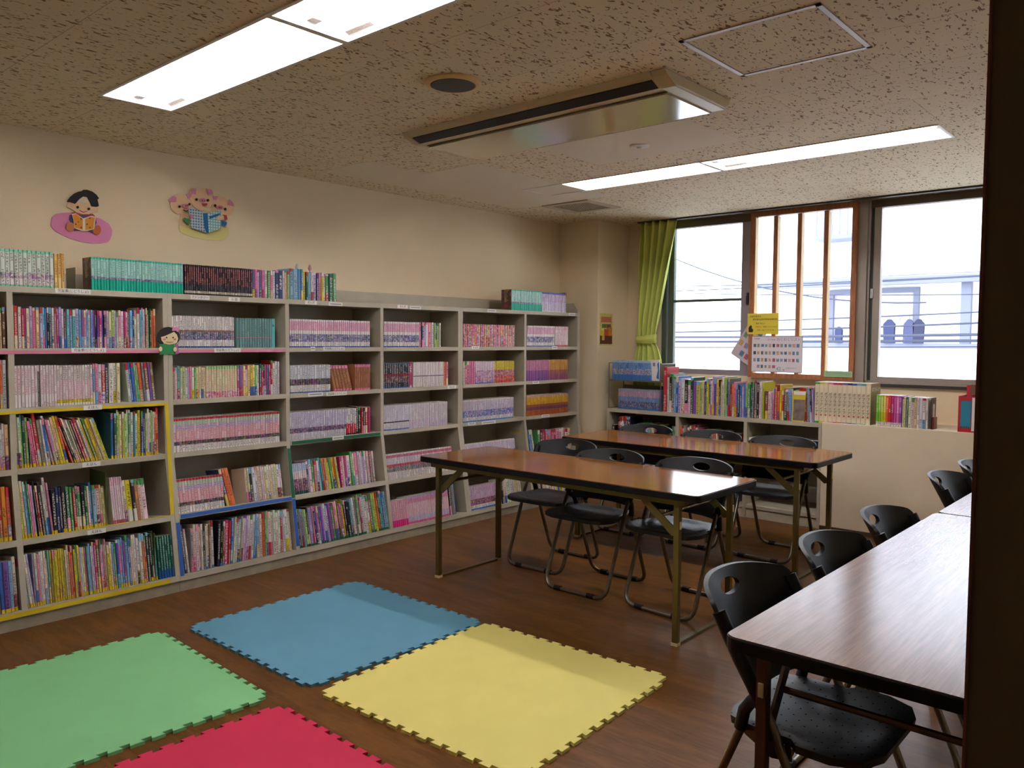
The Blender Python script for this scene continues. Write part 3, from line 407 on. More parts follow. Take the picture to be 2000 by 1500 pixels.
PIGS = [('cushion:paleyellow', [(2.2708, 2.0295), (2.2993, 2.045), (2.5462, 2.0495), (2.5825, 2.0431), (2.5821, 2.0094), (2.5563, 1.9785), (2.5394, 1.9679), (2.4896, 1.9605), (2.4217, 1.9604), (2.3554, 1.9664), (2.3086, 1.9767), (2.2778, 1.9884), (2.2704, 2.0073)]), ('piglet:skin', [(2.2197, 2.153), (2.2327, 2.1741), (2.2559, 2.1992), (2.2893, 2.2112), (2.3124, 2.2095), (2.3437, 2.2138), (2.3455, 2.1644), (2.3578, 2.1163), (2.336, 2.064), (2.3303, 2.036), (2.299, 2.0252), (2.2733, 2.0273), (2.2712, 2.0492), (2.2796, 2.0944), (2.2515, 2.0935), (2.229, 2.1103), (2.2205, 2.1287)]), ('piglet:skin', [(2.4798, 2.2173), (2.5156, 2.2297), (2.5543, 2.2273), (2.5821, 2.2131), (2.6072, 2.188), (2.6154, 2.1684), (2.6094, 2.1417), (2.5865, 2.1209), (2.5583, 2.1124), (2.5578, 2.0816), (2.5269, 2.0602), (2.4777, 2.0801), (2.4734, 2.1557)]), ('piglet:skin', [(2.3361, 2.2276), (2.3547, 2.25), (2.4291, 2.2631), (2.4749, 2.252), (2.4855, 2.2332), (2.4834, 2.1874), (2.4653, 2.1597), (2.438, 2.1411), (2.4109, 2.1252), (2.3792, 2.1338), (2.3531, 2.1505), (2.338, 2.1833)]), ('ear:pink', [(2.2048, 2.1632), (2.2354, 2.1891), (2.2557, 2.187), (2.2526, 2.1585), (2.2172, 2.1539)]), ('ear:pink', [(2.3125, 2.2119), (2.349, 2.2194), (2.3461, 2.2042), (2.325, 2.1865)]), ('ear:pink', [(2.3389, 2.2403), (2.36, 2.252), (2.3758, 2.2518), (2.3726, 2.219), (2.349, 2.2219)]), ('ear:pink', [(2.4372, 2.2618), (2.475, 2.2596), (2.4814, 2.2352), (2.4501, 2.2259)]), ('ear:pink', [(2.4771, 2.222), (2.5114, 2.2266), (2.4987, 2.2021), (2.4823, 2.2024)]), ('ear:pink', [(2.585, 2.2173), (2.6046, 2.2057), (2.617, 2.1815), (2.5733, 2.1837)]), ('eye:black', [(2.2777, 2.1347), (2.277, 2.1315), (2.2749, 2.1286), (2.272, 2.1268), (2.2688, 2.1264), (2.266, 2.1275), (2.264, 2.1298), (2.2634, 2.1329), (2.2641, 2.1362), (2.2662, 2.139), (2.2691, 2.1408), (2.2723, 2.1412), (2.2751, 2.1402), (2.2771, 2.1379)]), ('eye:black', [(2.3378, 2.1567), (2.337, 2.1534), (2.3349, 2.1505), (2.332, 2.1487), (2.3287, 2.1483), (2.3258, 2.1494), (2.3239, 2.1517), (2.3232, 2.1548), (2.324, 2.1582), (2.326, 2.161), (2.329, 2.1628), (2.3322, 2.1632), (2.3351, 2.1622), (2.3371, 2.1599)]), ('eye:black', [(2.3819, 2.1891), (2.381, 2.1855), (2.3786, 2.1824), (2.3752, 2.1804), (2.3714, 2.1799), (2.3681, 2.181), (2.3658, 2.1835), (2.365, 2.1868), (2.3659, 2.1904), (2.3683, 2.1935), (2.3717, 2.1955), (2.3755, 2.196), (2.3788, 2.1949), (2.3811, 2.1924)]), ('eye:black', [(2.4531, 2.1943), (2.4522, 2.1906), (2.4496, 2.1875), (2.446, 2.1855), (2.4421, 2.1849), (2.4385, 2.186), (2.4361, 2.1885), (2.4353, 2.1919), (2.4362, 2.1955), (2.4387, 2.1986), (2.4423, 2.2007), (2.4463, 2.2012), (2.4498, 2.2001), (2.4523, 2.1976)]), ('eye:black', [(2.4974, 2.1694), (2.4965, 2.1659), (2.4942, 2.163), (2.4909, 2.1611), (2.4872, 2.1606), (2.4839, 2.1617), (2.4817, 2.1641), (2.4809, 2.1673), (2.4818, 2.1707), (2.4841, 2.1736), (2.4874, 2.1755), (2.4911, 2.176), (2.4944, 2.1749), (2.4966, 2.1726)]), ('eye:black', [(2.5622, 2.1558), (2.5614, 2.1524), (2.559, 2.1494), (2.5556, 2.1475), (2.5519, 2.147), (2.5485, 2.1481), (2.5463, 2.1505), (2.5455, 2.1537), (2.5464, 2.1572), (2.5487, 2.1601), (2.5521, 2.162), (2.5558, 2.1625), (2.5592, 2.1614), (2.5615, 2.1591)]), ('snout:pink2', [(2.323, 2.1442), (2.321, 2.1388), (2.3155, 2.134), (2.3077, 2.1307), (2.299, 2.1296), (2.2913, 2.1309), (2.286, 2.1344), (2.2842, 2.1393), (2.2862, 2.1446), (2.2916, 2.1494), (2.2994, 2.1527), (2.3081, 2.1538), (2.3158, 2.1525), (2.3212, 2.1491)]), ('snout:pink2', [(2.432, 2.1907), (2.4298, 2.1852), (2.4238, 2.1802), (2.4152, 2.1767), (2.4056, 2.1755), (2.3971, 2.1767), (2.3913, 2.1801), (2.3893, 2.1851), (2.3914, 2.1906), (2.3974, 2.1955), (2.406, 2.199), (2.4155, 2.2003), (2.4241, 2.1991), (2.43, 2.1957)]), ('snout:pink2', [(2.5395, 2.1627), (2.5372, 2.1574), (2.531, 2.1527), (2.5221, 2.1493), (2.5122, 2.1481), (2.5034, 2.1492), (2.4974, 2.1525), (2.4953, 2.1572), (2.4975, 2.1624), (2.5037, 2.1672), (2.5126, 2.1705), (2.5224, 2.1718), (2.5313, 2.1707), (2.5374, 2.1674)]), ('nostril:brown', [(2.3066, 2.1416), (2.3058, 2.1384), (2.304, 2.1368), (2.3022, 2.1379), (2.3015, 2.141), (2.3023, 2.1442), (2.3041, 2.1457), (2.3059, 2.1447)]), ('nostril:brown', [(2.3166, 2.1471), (2.3158, 2.1438), (2.3139, 2.1423), (2.3121, 2.1434), (2.3114, 2.1464), (2.3122, 2.1497), (2.314, 2.1512), (2.3159, 2.1501)]), ('nostril:brown', [(2.4071, 2.1867), (2.4063, 2.1834), (2.4044, 2.1818), (2.4025, 2.1829), (2.4018, 2.186), (2.4026, 2.1893), (2.4045, 2.1908), (2.4064, 2.1898)]), ('nostril:brown', [(2.4199, 2.1861), (2.4191, 2.1828), (2.4171, 2.1812), (2.4153, 2.1823), (2.4145, 2.1854), (2.4154, 2.1887), (2.4173, 2.1903), (2.4192, 2.1892)]), ('nostril:brown', [(2.5145, 2.1596), (2.5137, 2.1562), (2.5117, 2.1546), (2.5098, 2.1557), (2.509, 2.1589), (2.5099, 2.1622), (2.5119, 2.1638), (2.5138, 2.1627)]), ('nostril:brown', [(2.5245, 2.1583), (2.5236, 2.1549), (2.5216, 2.1533), (2.5197, 2.1544), (2.5189, 2.1576), (2.5198, 2.1609), (2.5218, 2.1625), (2.5237, 2.1614)]), ('mouth:red', [(2.4004, 2.1685), (2.4358, 2.1723), (2.4315, 2.1592), (2.4167, 2.1548), (2.4048, 2.1571)]), ('mouth:black', [(2.2846, 2.1196), (2.3005, 2.113), (2.3122, 2.1181), (2.3129, 2.1132), (2.3004, 2.1073), (2.2863, 2.1125)]), ('sleeve:green', [(2.2816, 2.0602), (2.2895, 2.071), (2.3204, 2.0671), (2.3227, 2.0451), (2.3095, 2.035)]), ('sleeve:red', [(2.5305, 2.1169), (2.5555, 2.1173), (2.5622, 2.0949), (2.5439, 2.0851), (2.5302, 2.0989)]), ('trousers:blue2', [(2.5162, 2.0845), (2.5577, 2.0738), (2.5547, 2.0607), (2.5406, 2.0476), (2.5157, 2.0538)]), ('book_cover:checkpale', [(2.3136, 2.1257), (2.332, 2.1366), (2.4028, 2.1167), (2.4358, 2.0009), (2.409, 2.0006), (2.33, 2.0186), (2.3244, 2.0701)]), ('book_cover:checkteal', [(2.4308, 2.1138), (2.5198, 2.1449), (2.5154, 2.0333), (2.4385, 2.0012)]), ('book_spine:blue2', [(2.4027, 2.1104), (2.4295, 2.1137), (2.4371, 1.9985), (2.4223, 1.997), (2.4108, 2.0298)]), ('title_bar:blue2', [(2.4413, 2.0962), (2.5127, 2.1249), (2.5083, 2.1117), (2.4451, 2.0802)]), ('hand:skin', [(2.4917, 2.1021), (2.5332, 2.1121), (2.5356, 2.0893), (2.4914, 2.0791)]), ('hand:pink2', [(2.3428, 2.0821), (2.3417, 2.0772), (2.3387, 2.0729), (2.3345, 2.0703), (2.3299, 2.0697), (2.3257, 2.0714), (2.3229, 2.075), (2.3219, 2.0797), (2.3231, 2.0847), (2.326, 2.0889), (2.3302, 2.0915), (2.3349, 2.0921), (2.339, 2.0904), (2.3419, 2.0869)])]
GIRL = [('hair:black', [(1.98, 1.363), (1.9863, 1.3909), (2.0017, 1.4141), (2.022, 1.4275), (2.0457, 1.432), (2.0728, 1.4266), (2.0948, 1.412), (2.1066, 1.3937), (2.1088, 1.3753), (2.1042, 1.3569), (2.0885, 1.3434), (2.0071, 1.3434), (1.9889, 1.3483)]), ('strap:violet', [(2.0815, 1.3368), (2.0935, 1.3384), (2.1013, 1.2865), (2.0805, 1.2817)]), ('clothes:green', [(1.992, 1.3384), (2.0747, 1.3418), (2.0761, 1.3234), (2.069, 1.3084), (2.0754, 1.2809), (2.0363, 1.2854), (1.9926, 1.2808), (2.0015, 1.3088), (1.9934, 1.3253)]), ('face:skin2', [(2.0019, 1.3763), (2.0246, 1.383), (2.0518, 1.3948), (2.0741, 1.405), (2.0893, 1.3902), (2.0966, 1.3685), (2.0885, 1.3468), (2.0678, 1.3393), (2.044, 1.3359), (2.0172, 1.3434), (2.0041, 1.3598)]), ('eye:black', [(2.0364, 1.374), (2.0359, 1.3721), (2.0347, 1.3706), (2.0329, 1.3698), (2.0309, 1.3698), (2.0292, 1.3706), (2.028, 1.3721), (2.0276, 1.3739), (2.0281, 1.3758), (2.0293, 1.3773), (2.0311, 1.3782), (2.033, 1.3782), (2.0348, 1.3774), (2.036, 1.3759)]), ('eye:black', [(2.0717, 1.3742), (2.0713, 1.3723), (2.0701, 1.3708), (2.0684, 1.37), (2.0666, 1.37), (2.065, 1.3708), (2.0639, 1.3723), (2.0635, 1.3742), (2.0639, 1.3761), (2.0651, 1.3776), (2.0668, 1.3784), (2.0686, 1.3784), (2.0702, 1.3776), (2.0713, 1.3761)]), ('cheek:pink2', [(2.0263, 1.3645), (2.0255, 1.3625), (2.0235, 1.3609), (2.0207, 1.36), (2.0176, 1.36), (2.0148, 1.3609), (2.0128, 1.3625), (2.0122, 1.3645), (2.0129, 1.3665), (2.0149, 1.3681), (2.0177, 1.369), (2.0209, 1.369), (2.0237, 1.3681), (2.0256, 1.3665)]), ('cheek:pink2', [(2.0832, 1.3648), (2.0825, 1.3626), (2.0808, 1.3609), (2.0784, 1.3599), (2.0758, 1.3599), (2.0734, 1.3608), (2.0717, 1.3626), (2.0712, 1.3647), (2.0718, 1.3669), (2.0735, 1.3687), (2.0759, 1.3696), (2.0786, 1.3696), (2.081, 1.3687), (2.0826, 1.367)]), ('mouth:brown', [(2.0274, 1.3525), (2.0442, 1.35), (2.0681, 1.3526), (2.0684, 1.3506), (2.0442, 1.347), (2.0282, 1.35)]), ('bow:pink', [(2.0606, 1.4099), (2.0644, 1.4332), (2.0796, 1.4284), (2.1002, 1.4271), (2.0947, 1.4036), (2.0811, 1.4118)]), ('hand:skin2', [(2.0049, 1.3129), (2.0039, 1.3072), (2.0013, 1.3026), (1.9975, 1.3001), (1.9935, 1.3001), (1.9898, 1.3027), (1.9874, 1.3072), (1.9866, 1.3129), (1.9876, 1.3186), (1.9902, 1.3232), (1.9939, 1.3257), (1.998, 1.3257), (2.0016, 1.3232), (2.0041, 1.3186)]), ('hand:skin2', [(2.085, 1.31), (2.0839, 1.3044), (2.081, 1.2999), (2.077, 1.2974), (2.0726, 1.2974), (2.0687, 1.2999), (2.066, 1.3045), (2.0651, 1.3101), (2.0662, 1.3158), (2.069, 1.3203), (2.073, 1.3228), (2.0775, 1.3228), (2.0814, 1.3202), (2.0841, 1.3157)])]
LABELS = [('T', 1.57, 1.5994, 0.166, '児童書(じどうしょ)'), ('T', 2.229, 1.5977, 0.111, 'ファンタジー'), ('T', 2.436, 1.5949, 0.07, '小 説'), ('T', 2.956, 1.5975, 0.087, 'まんが'), ('T', 3.142, 1.5948, 0.107, ''), ('T', 3.704, 1.5981, 0.093, 'まんが'), ('T', 3.822, 1.595, 0.105, ''), ('T', 4.61, 1.598, 0.099, ''), ('T', 5.639, 1.5988, 0.088, ''), ('1', 1.638, 1.308, 0.166, '児童書(じどうしょ)'), ('1', 2.391, 1.304, 0.165, '児童書(じどうしょ)'), ('1', 3.128, 1.3099, 0.167, '児童書(じどうしょ)'), ('1', 2.968, 1.3105, 0.034, ''), ('1', 4.429, 1.3125, 0.084, 'まんが'), ('1', 5.4, 1.3096, 0.07, ''), ('2', 1.65, 1.018, 0.089, 'えほん'), ('2', 2.985, 1.0237, 0.111, ''), ('2', 3.146, 1.0196, 0.16, '児童書(じどうしょ)'), ('2', 4.18, 1.0216, 0.09, 'まんが'), ('2', 5.151, 1.0215, 0.086, 'まんが'), ('3', 1.637, 0.73, 0.089, 'えほん'), ('3', 3.155, 0.7335, 0.089, ''), ('3', 4.392, 0.7338, 0.084, 'まんが'), ('3', 4.581, 0.7298, 0.158, ''), ('3', 5.283, 0.7354, 0.103, ''), ('4', 1.636, 0.3942, 0.089, 'えほん')]
# ---------------------------------------------------------------- room shell
CZ = 2.43; XL = -4.6; XR = 1.3; YF = -2.2; YB = 6.34
struct(MB().box((XL-.1, YF-.1, -.1), (XR+.1, YB+.2, 0)).build('floor', M_FLOOR))
HOLES = [(-3.72, -2.41, 1.50, 1.81), (-2.385, -1.08, 1.50, 1.81), (-3.745, -2.385, 4.365, 4.655), (-2.372, -1.10, 4.365, 4.655)]
xs = sorted({XL-.1, XR+.1}|{h[0] for h in HOLES}|{h[1] for h in HOLES}); ys = sorted({YF-.1, YB+.2}|{h[2] for h in HOLES}|{h[3] for h in HOLES})
c = MB()
for i in range(len(xs)-1):
    for j in range(len(ys)-1):
        mx_, my_ = (xs[i]+xs[i+1])/2, (ys[j]+ys[j+1])/2
        if any(h[0] < mx_ < h[1] and h[2] < my_ < h[3] for h in HOLES): continue
        c.box((xs[i], ys[j], CZ), (xs[i+1], ys[j+1], CZ+.02))
struct(c.build('ceiling', M_CEIL))
struct(MB().box((XL-.1, YF-.1, CZ+.14), (XR+.1, YB+.2, CZ+.2)).build('ceiling', M_WHITE))
struct(MB().box((XL-.1, YF-.1, 0), (XL, YB+.2, CZ+.14)).build('wall_left', M_WALL))
struct(MB().box((XR, YF-.1, 0), (XR+.1, YB+.2, CZ+.14)).build('wall_right', M_WALL))
struct(MB().box((XL, YF-.1, 0), (XR, YF, CZ+.14)).build('wall_front', M_WALL))
WX0, WX1, WZ0, WZ1 = -3.80, .75, 1.085, 2.425
struct(MB().box((XL, YB, 0), (WX0, YB+.2, CZ+.14)).box((WX1, YB, 0), (XR, YB+.2, CZ+.14)).box((WX0, YB, 0), (WX1, YB+.2, WZ0)).box((WX0, YB, WZ1), (WX1, YB+.2, CZ+.14)).build('wall_back', M_WALL))
struct(MB().box((XL, 5.86, 0), (-4.17, YB, CZ)).build('wall_corner', M_WALL))
struct(MB().box((-2.184, 5.89, 0), (XR, YB, .787)).build('wall_low', M_LOW, bevel=.004))
struct(MB().box((-2.18, 5.88, 0), (XR, 5.89, .03)).build('baseboard_back', mat('dark_baseboard', (70, 50, 38), .6)))
# replaced plain ceiling boards
M_PLAIN = mat('plain_ceiling_board', (226, 214, 190), .9, noise=(2, .03))
for x0, y0, x1, y1 in ((-4.33, 3.08, -3.87, 4.95), (-3.87, 3.54, -3.42, 4.95), (-2.87, 3.48, -1.97, 4.04)):
    struct(MB().box((x0, y0, CZ-.0015), (x1, y1, CZ)).build('trim_ceiling_board', M_PLAIN))
# board edge close to the viewer
b0 = struct(MB().box((-.172, .86, 0), (.30, .90, CZ)).build('trim_1', mat('dark_brown_door_board', (96, 80, 54), .6, noise=(30, .12, (1, 1, .3)), bump=(200, .2))))
struct(MB().box((-.1745, .855, 0), (-.172, .90, CZ)).build('trim_2', mat('reddish_edge_strip', (112, 60, 44), .5)))

# ---------------------------------------------------------------- ceiling fittings
M_TUBE = mat('lit_fluorescent_tube', (255, 250, 252), .5, emit=TUBE_EMIT)
M_REFL = mat('white_reflector', (236, 234, 234), .35)
names = ['near recessed ceiling light with glowing tube, left one above the mats', 'near recessed ceiling light cut by the top of the photo',
         'far recessed ceiling light with glowing tube, left one beside the vent', 'far recessed ceiling light with glowing tube, right one nearest the window']
for (x0, x1, y0, y1), lb in zip(HOLES, names):
    e = empty('ceiling_light', ((x0+x1)/2, (y0+y1)/2, CZ), 0, lb, 'ceiling light', 'recessed ceiling lights')
    cx, cy = (x0+x1)/2, (y0+y1)/2; hx, hy = (x1-x0)/2, (y1-y0)/2
    h = MB().box((-hx, -hy, .09), (hx, hy, .094)).box((-hx, -hy, 0), (-hx+.004, hy, .09)).box((hx-.004, -hy, 0), (hx, hy, .09)).box((-hx, -hy, 0), (hx, -hy+.004, .09)).box((-hx, hy-.004, 0), (hx, hy, .09))
    h.prism([(-hy+.004, .012), (-hy+.004, .0895), (-.03, .0895), (-.03, .075)], 'x', -hx+.004, hx-.004).prism([(hy-.004, .012), (.03, .075), (.03, .0895), (hy-.004, .0895)], 'x', -hx+.004, hx-.004)
    h.build('housing', M_REFL, e)
    MB().box((-hx-.012, -hy-.012, -.004), (hx+.012, -hy+.002, .001)).box((-hx-.012, hy-.002, -.004), (hx+.012, hy+.012, .001)).box((-hx-.012, -hy, -.004), (-hx+.002, hy, .001)).box((hx-.002, -hy, -.004), (hx+.012, hy, .001)).build('rim', M_WHITE, e)
    MB().tube([(-hx+.04, 0, .045), (hx-.04, 0, .045)], .016, 10).build('tube', M_TUBE, e, smooth=True)
    MB().box((-hx+.004, -.02, .02), (-hx+.04, .02, .085)).build('socket', M_WHITE, e); MB().box((hx-.04, -.02, .02), (hx-.004, .02, .085)).build('socket', M_WHITE, e)
    MB().prism([(hy-.03, .020), (hy-.012, .0135), (hy-.012, .0125), (hy-.03, .019)], 'x', -hx+.02, -hx+.16).build('rating_sticker', mat('printed_sticker', (170, 160, 150), .5, noise=(300, .5)), e)
# round speaker
e = empty('ceiling_speaker', (-2.43, 2.375, CZ), 0, 'round ceiling speaker with cream ring and dark grey grille', 'ceiling speaker')
MB().lathe([(.118, 0), (.118, -.006), (.108, -.014), (.094, -.014), (.09, -.006), (.09, 0)], (0, 0, 0), 40).build('ring', mat('yellowed_cream', (222, 186, 128), .5), e, smooth=True)
MB().lathe([(.093, -.008), (.09, -.015), (.05, -.018), (.001, -.019)], (0, 0, 0), 40).build('grille', mat('dark_grille', (74, 72, 72), .6, noise=(500, .3)), e, smooth=True)
# smoke detector
e = empty('smoke_detector', (-2.43, 3.79, CZ), 0, 'small round smoke detector on the plain ceiling panel', 'smoke detector')
MB().lathe([(.052, 0), (.05, -.006), (.03, -.009), (.018, -.009)], (0, 0, 0), 28).build('base', M_WHITE, e, smooth=True)
MB().lathe([(.016, -.008), (.014, -.016), (.008, -.018)], (0, 0, 0), 16).build('sensor', M_WHITE, e, smooth=True)
# access hatch
e = empty('access_hatch', (-1.243, 2.82, CZ), 0, 'square ceiling access hatch with thin metal frame', 'hatch')
q = .25; w = .018
MB().box((-q, -q, -.004), (q, -q+w, 0)).box((-q, q-w, -.004), (q, q, 0)).box((-q, -q, -.004), (-q+w, q, 0)).box((q-w, -q, -.004), (q, q, 0)).build('frame', mat('lilac_grey_metal', (176, 164, 160), .4, metal=.3), e)
MB().box((-q+w+.004, -q+w+.004, -.002), (q-w-.004, q-w-.004, 0)).build('panel', M_CEIL, e)
# vent grille
e = empty('ceiling_vent', (-3.86, 5.19, CZ), 0, 'square ceiling vent with egg crate grille near the window corner', 'air vent')
q = .225
MB().box((-q, -q, -.008), (q, -q+.06, 0)).box((-q, q-.06, -.008), (q, q, 0)).box((-q, -q+.06, -.008), (-q+.06, q-.06, 0)).box((q-.06, -q+.06, -.008), (q, q-.06, 0)).build('frame', mat('beige_metal', (190, 176, 148), .5), e)
MB().box((-q+.06, -q+.06, -.001), (q-.06, q-.06, 0)).build('backing', mat('dark_duct', (36, 30, 24), .9), e)
g = MB(); n = 14
for k in range(n+1):
    t = -q+.06+(2*q-.12)*k/n; g.box((t-.0022, -q+.06, -.006), (t+.0022, q-.06, -.001)); g.box((-q+.06, t-.0022, -.006), (q-.06, t+.0022, -.001))
g.build('grille', mat('beige_metal'), e)
# air conditioner
M_AC = mat('beige_plastic', (202, 186, 150), .4)
ax0, ax1, ay0, ay1 = -3.22, -1.67, 2.775, 3.335
e = empty('air_conditioner', ((ax0+ax1)/2, (ay0+ay1)/2, CZ), 0, 'long beige ceiling air conditioner with black slot and glossy panel', 'air conditioner'); e.location.z -= .0008
hx, hy = (ax1-ax0)/2, (ay1-ay0)/2
MB().prism([(-hy, 0), (-hy+.02, -.018), (-hy+.09, -.045), (hy-.03, -.045), (hy, -.012), (hy, 0)], 'x', -hx+.04, hx-.07).build('body', M_AC, e)
MB().prism([(-hy, 0), (-hy+.02, -.02), (-hy+.09, -.05), (hy-.05, -.052), (hy-.01, -.03), (hy, 0)], 'x', hx-.07, hx).build('end_cap', M_AC, e, bevel=.008)
MB().prism([(-hy, 0), (-hy+.02, -.02), (-hy+.09, -.047), (hy-.05, -.047), (hy-.01, -.02), (hy, 0)], 'x', -hx, -hx+.04).build('end_cap', M_AC, e, bevel=.006)
MB().prism([(-hy+.035, -.028), (-hy+.085, -.0465), (-hy+.085, -.042), (-hy+.035, -.020)], 'x', -hx+.05, hx-.08).build('air_slot', mat('slot_black', (14, 18, 22), .5), e)
MB().box((-hx+.05, -hy+.135, -.0475), (hx-.075, -hy+.15, -.044)).build('groove', mat('groove_brown', (84, 70, 52), .6), e)
MB().box((-hx+.05, -hy+.15, -.054), (hx-.078, hy-.045, -.045)).build('intake_panel', mat('glossy_beige_panel', (196, 182, 146), .12, coat=.6), e)
MB().box((-hx+.05, hy-.043, -.050), (hx-.078, hy-.03, -.040)).build('vane', mat('groove_olive', (120, 110, 84), .5), e)

# ---------------------------------------------------------------- windows
def framebox(x0, x1, z0, z1, w, y0, y1, m, name, parent, wb=None, wt=None):
    wb = wb or w; wt = wt or w
    return MB().box((x0, y0, z0), (x0+w, y1, z1)).box((x1-w, y0, z0), (x1, y1, z1)).box((x0+w, y0, z0), (x1-w, y1, z0+wb)).box((x0+w, y0, z1-wt), (x1-w, y1, z1)).build(name, m, parent)
w1 = struct(empty('window_1', (-3.3, 6.36, WZ0)))
w1['kind'] = 'structure'
def kid(o, p):
    mw = o.matrix_world.copy(); o.parent = p; o.matrix_parent_inverse = Matrix.Translation(p.location).inverted(); return o
kid(MB().box((-3.80, 6.33, WZ0), (-3.755, 6.40, WZ1)).box((-3.745, 6.345, WZ0), (-3.69, 6.385, WZ1)).build('jamb', M_ALUG), w1)
kid(MB().box((-3.69, 6.35, WZ0), (-3.05, 6.38, WZ0+.045)).box((-3.05, 6.34, WZ0), (-2.95, 6.38, WZ1-.06)).build('sash', mat('cool_aluminium', (150, 140, 146), .45, metal=.3)), w1)
kid(MB().box((-3.80, 6.33, WZ1-.065), (-2.95, 6.40, WZ1)).build('head', M_BROWNFR), w1)
kid(MB().box((-3.69, 6.345, 1.712), (-3.02, 6.36, 1.735)).build('cross_bar', M_ALUG), w1)
kid(MB().box((-3.0, 6.325, 1.68), (-2.965, 6.345, 1.75)).box((-2.99, 6.315, 1.70), (-2.975, 6.33, 1.775)).build('latch', mat('dark_latch', (60, 58, 60), .4, metal=.6)), w1)
kid(MB().box((-3.69, 6.363, WZ0+.04), (-2.99, 6.367, WZ1-.06)).build('pane', M_GLASS), w1)
w2 = struct(empty('window_2', (-2.5, 6.30, WZ0)))
kid(framebox(-2.945, -2.10, WZ0-.005, WZ1, .038, 6.27, 6.33, M_WOODBAR, 'frame', None, wb=.035, wt=.045), w2)
for bx in (-2.736, -2.541, -2.333):
    bar = kid(MB().box((bx-.015, 6.272, WZ0+.03), (bx+.015, 6.328, WZ1-.05)).build('bar', M_WOODBAR), w2)
    o = MB().box((bx+.015, 6.274, WZ0+.03), (bx+.020, 6.326, WZ1-.05)).build('edge', M_WOODPALE); kid(o, w2)
kid(MB().box((-2.907, 6.274, WZ0+.03), (-2.901, 6.326, WZ1-.05)).build('edge', M_WOODPALE), w2)
kid(MB().box((-2.95, 6.363, WZ0), (-2.10, 6.367, WZ1)).build('pane', M_GLASS), w2)
w3 = struct(empty('window_3', (-1.0, 6.36, WZ0)))
p = MB().box((-2.10, 6.30, WZ0-.02), (-2.035, 6.40, WZ1)).box((-2.03, 6.315, WZ0), (-2.018, 6.40, WZ1)).box((-1.995, 6.33, WZ0), (-1.945, 6.38, WZ1-.055))
kid(p.build('post', M_ALU), w3)
kid(MB().box((-2.018, 6.345, WZ0), (-1.995, 6.40, WZ1)).build('groove', mat('groove_green', (64, 74, 66), .5)), w3)
kid(MB().box((-1.945, 6.335, WZ0), (WX1, 6.385, WZ0+.028)).box((-2.02, 6.31, WZ0-.022), (WX1, 6.40, WZ0)).build('sill_rail', M_ALU), w3)
kid(MB().box((-2.02, 6.33, WZ1-.055), (WX1, 6.40, WZ1)).build('head', M_BROWNFR), w3)
kid(MB().box((-2.01, 6.32, 1.70), (-1.99, 6.345, 1.77)).build('latch', mat('silver_latch', (190, 190, 186), .3, metal=.8)), w3)
kid(MB().box((-.62, 6.335, WZ0+.028), (-.56, 6.385, WZ1-.055)).build('stile', M_ALU), w3)
kid(MB().box((-1.945, 6.363, WZ0+.02), (WX1, 6.367, WZ1-.05)).build('pane', M_GLASS), w3)
struct(MB().box((-2.10, 6.315, 1.040), (XR, 6.34, 1.063)).build('trim_3', mat('dark_sill_strip', (52, 52, 50), .5)))
struct(MB().box((-3.98, 6.19, CZ-.012), (XR, 6.24, CZ)).build('trim_curtain_rail', mat('dark_olive_rail', (52, 50, 40), .5)))
# curtain
def smooth(t): t = max(0, min(1, t)); return t*t*(3-2*t)
def interp(tab, z):
    for (za, a), (zb, b) in zip(tab, tab[1:]):
        if za >= z >= zb:
            return a+(b-a)*((za-z)/(za-zb))
    return tab[-1][1]
e = empty('curtain', (-3.8, 6.215, .85), 0, 'lime green curtain tied back at the left of the window', 'curtain')
RT = [(2.42, -3.60), (2.2, -3.635), (2.0, -3.675), (1.75, -3.73), (1.55, -3.775), (1.42, -3.80), (1.36, -3.80), (1.30, -3.765), (1.2, -3.73), (.95, -3.70)]
LT = [(2.42, -3.955), (2.0, -3.97), (1.42, -3.985), (1.34, -3.98), (1.2, -4.0), (.95, -4.01)]
nu, nv = 96, 40; vs = []; fs = []
for j in range(nv+1):
    z = 2.42-(2.42-.95)*j/nv; l, r_ = interp(LT, z), interp(RT, z); am = .034*(1-.6*math.exp(-((z-1.38)/.12)**2))
    for i in range(nu+1):
        s_ = i/nu; ph = s_+.02*math.sin(z*5+s_*4)+(2.42-z)*.03*s_
        vs.append((l+(r_-l)*s_+3.8, am*math.sin(ph*2*PI*4.5)+.006*math.sin(s_*37+z*3), z-.85))
fs = [(j*(nu+1)+i, j*(nu+1)+i+1, (j+1)*(nu+1)+i+1, (j+1)*(nu+1)+i) for j in range(nv) for i in range(nu)]
def cloth_mat():
    m = mat('lime_cloth', (206, 216, 112), .85, bump=(400, .2)); b = m.node_tree.nodes['Principled BSDF']  # cloth colour raised to stand in for window light coming through
    b.inputs['Subsurface Weight'].default_value = 0.0; return m
o = MB().add(vs, fs).build('cloth', cloth_mat(), e, smooth=True); md = o.modifiers.new('t', 'SOLIDIFY'); md.thickness = .003
tb = MB(); ring = []
for k in range(24):
    t = 2*PI*k/24; ring.append((-.09+.105*math.cos(t), .045*math.sin(t)))
vs = [(a, b_, .50+.02*a) for a, b_ in ring]+[(a, b_, .57+.10*(a+.09)) for a, b_ in ring]
tb.add(vs, [(i, (i+1) % 24, 24+(i+1) % 24, 24+i) for i in range(24)])
o = tb.build('tie_band', mat('lime_cloth_band', (196, 208, 104), .85), e, smooth=True); md = o.modifiers.new('t', 'SOLIDIFY'); md.thickness = .004

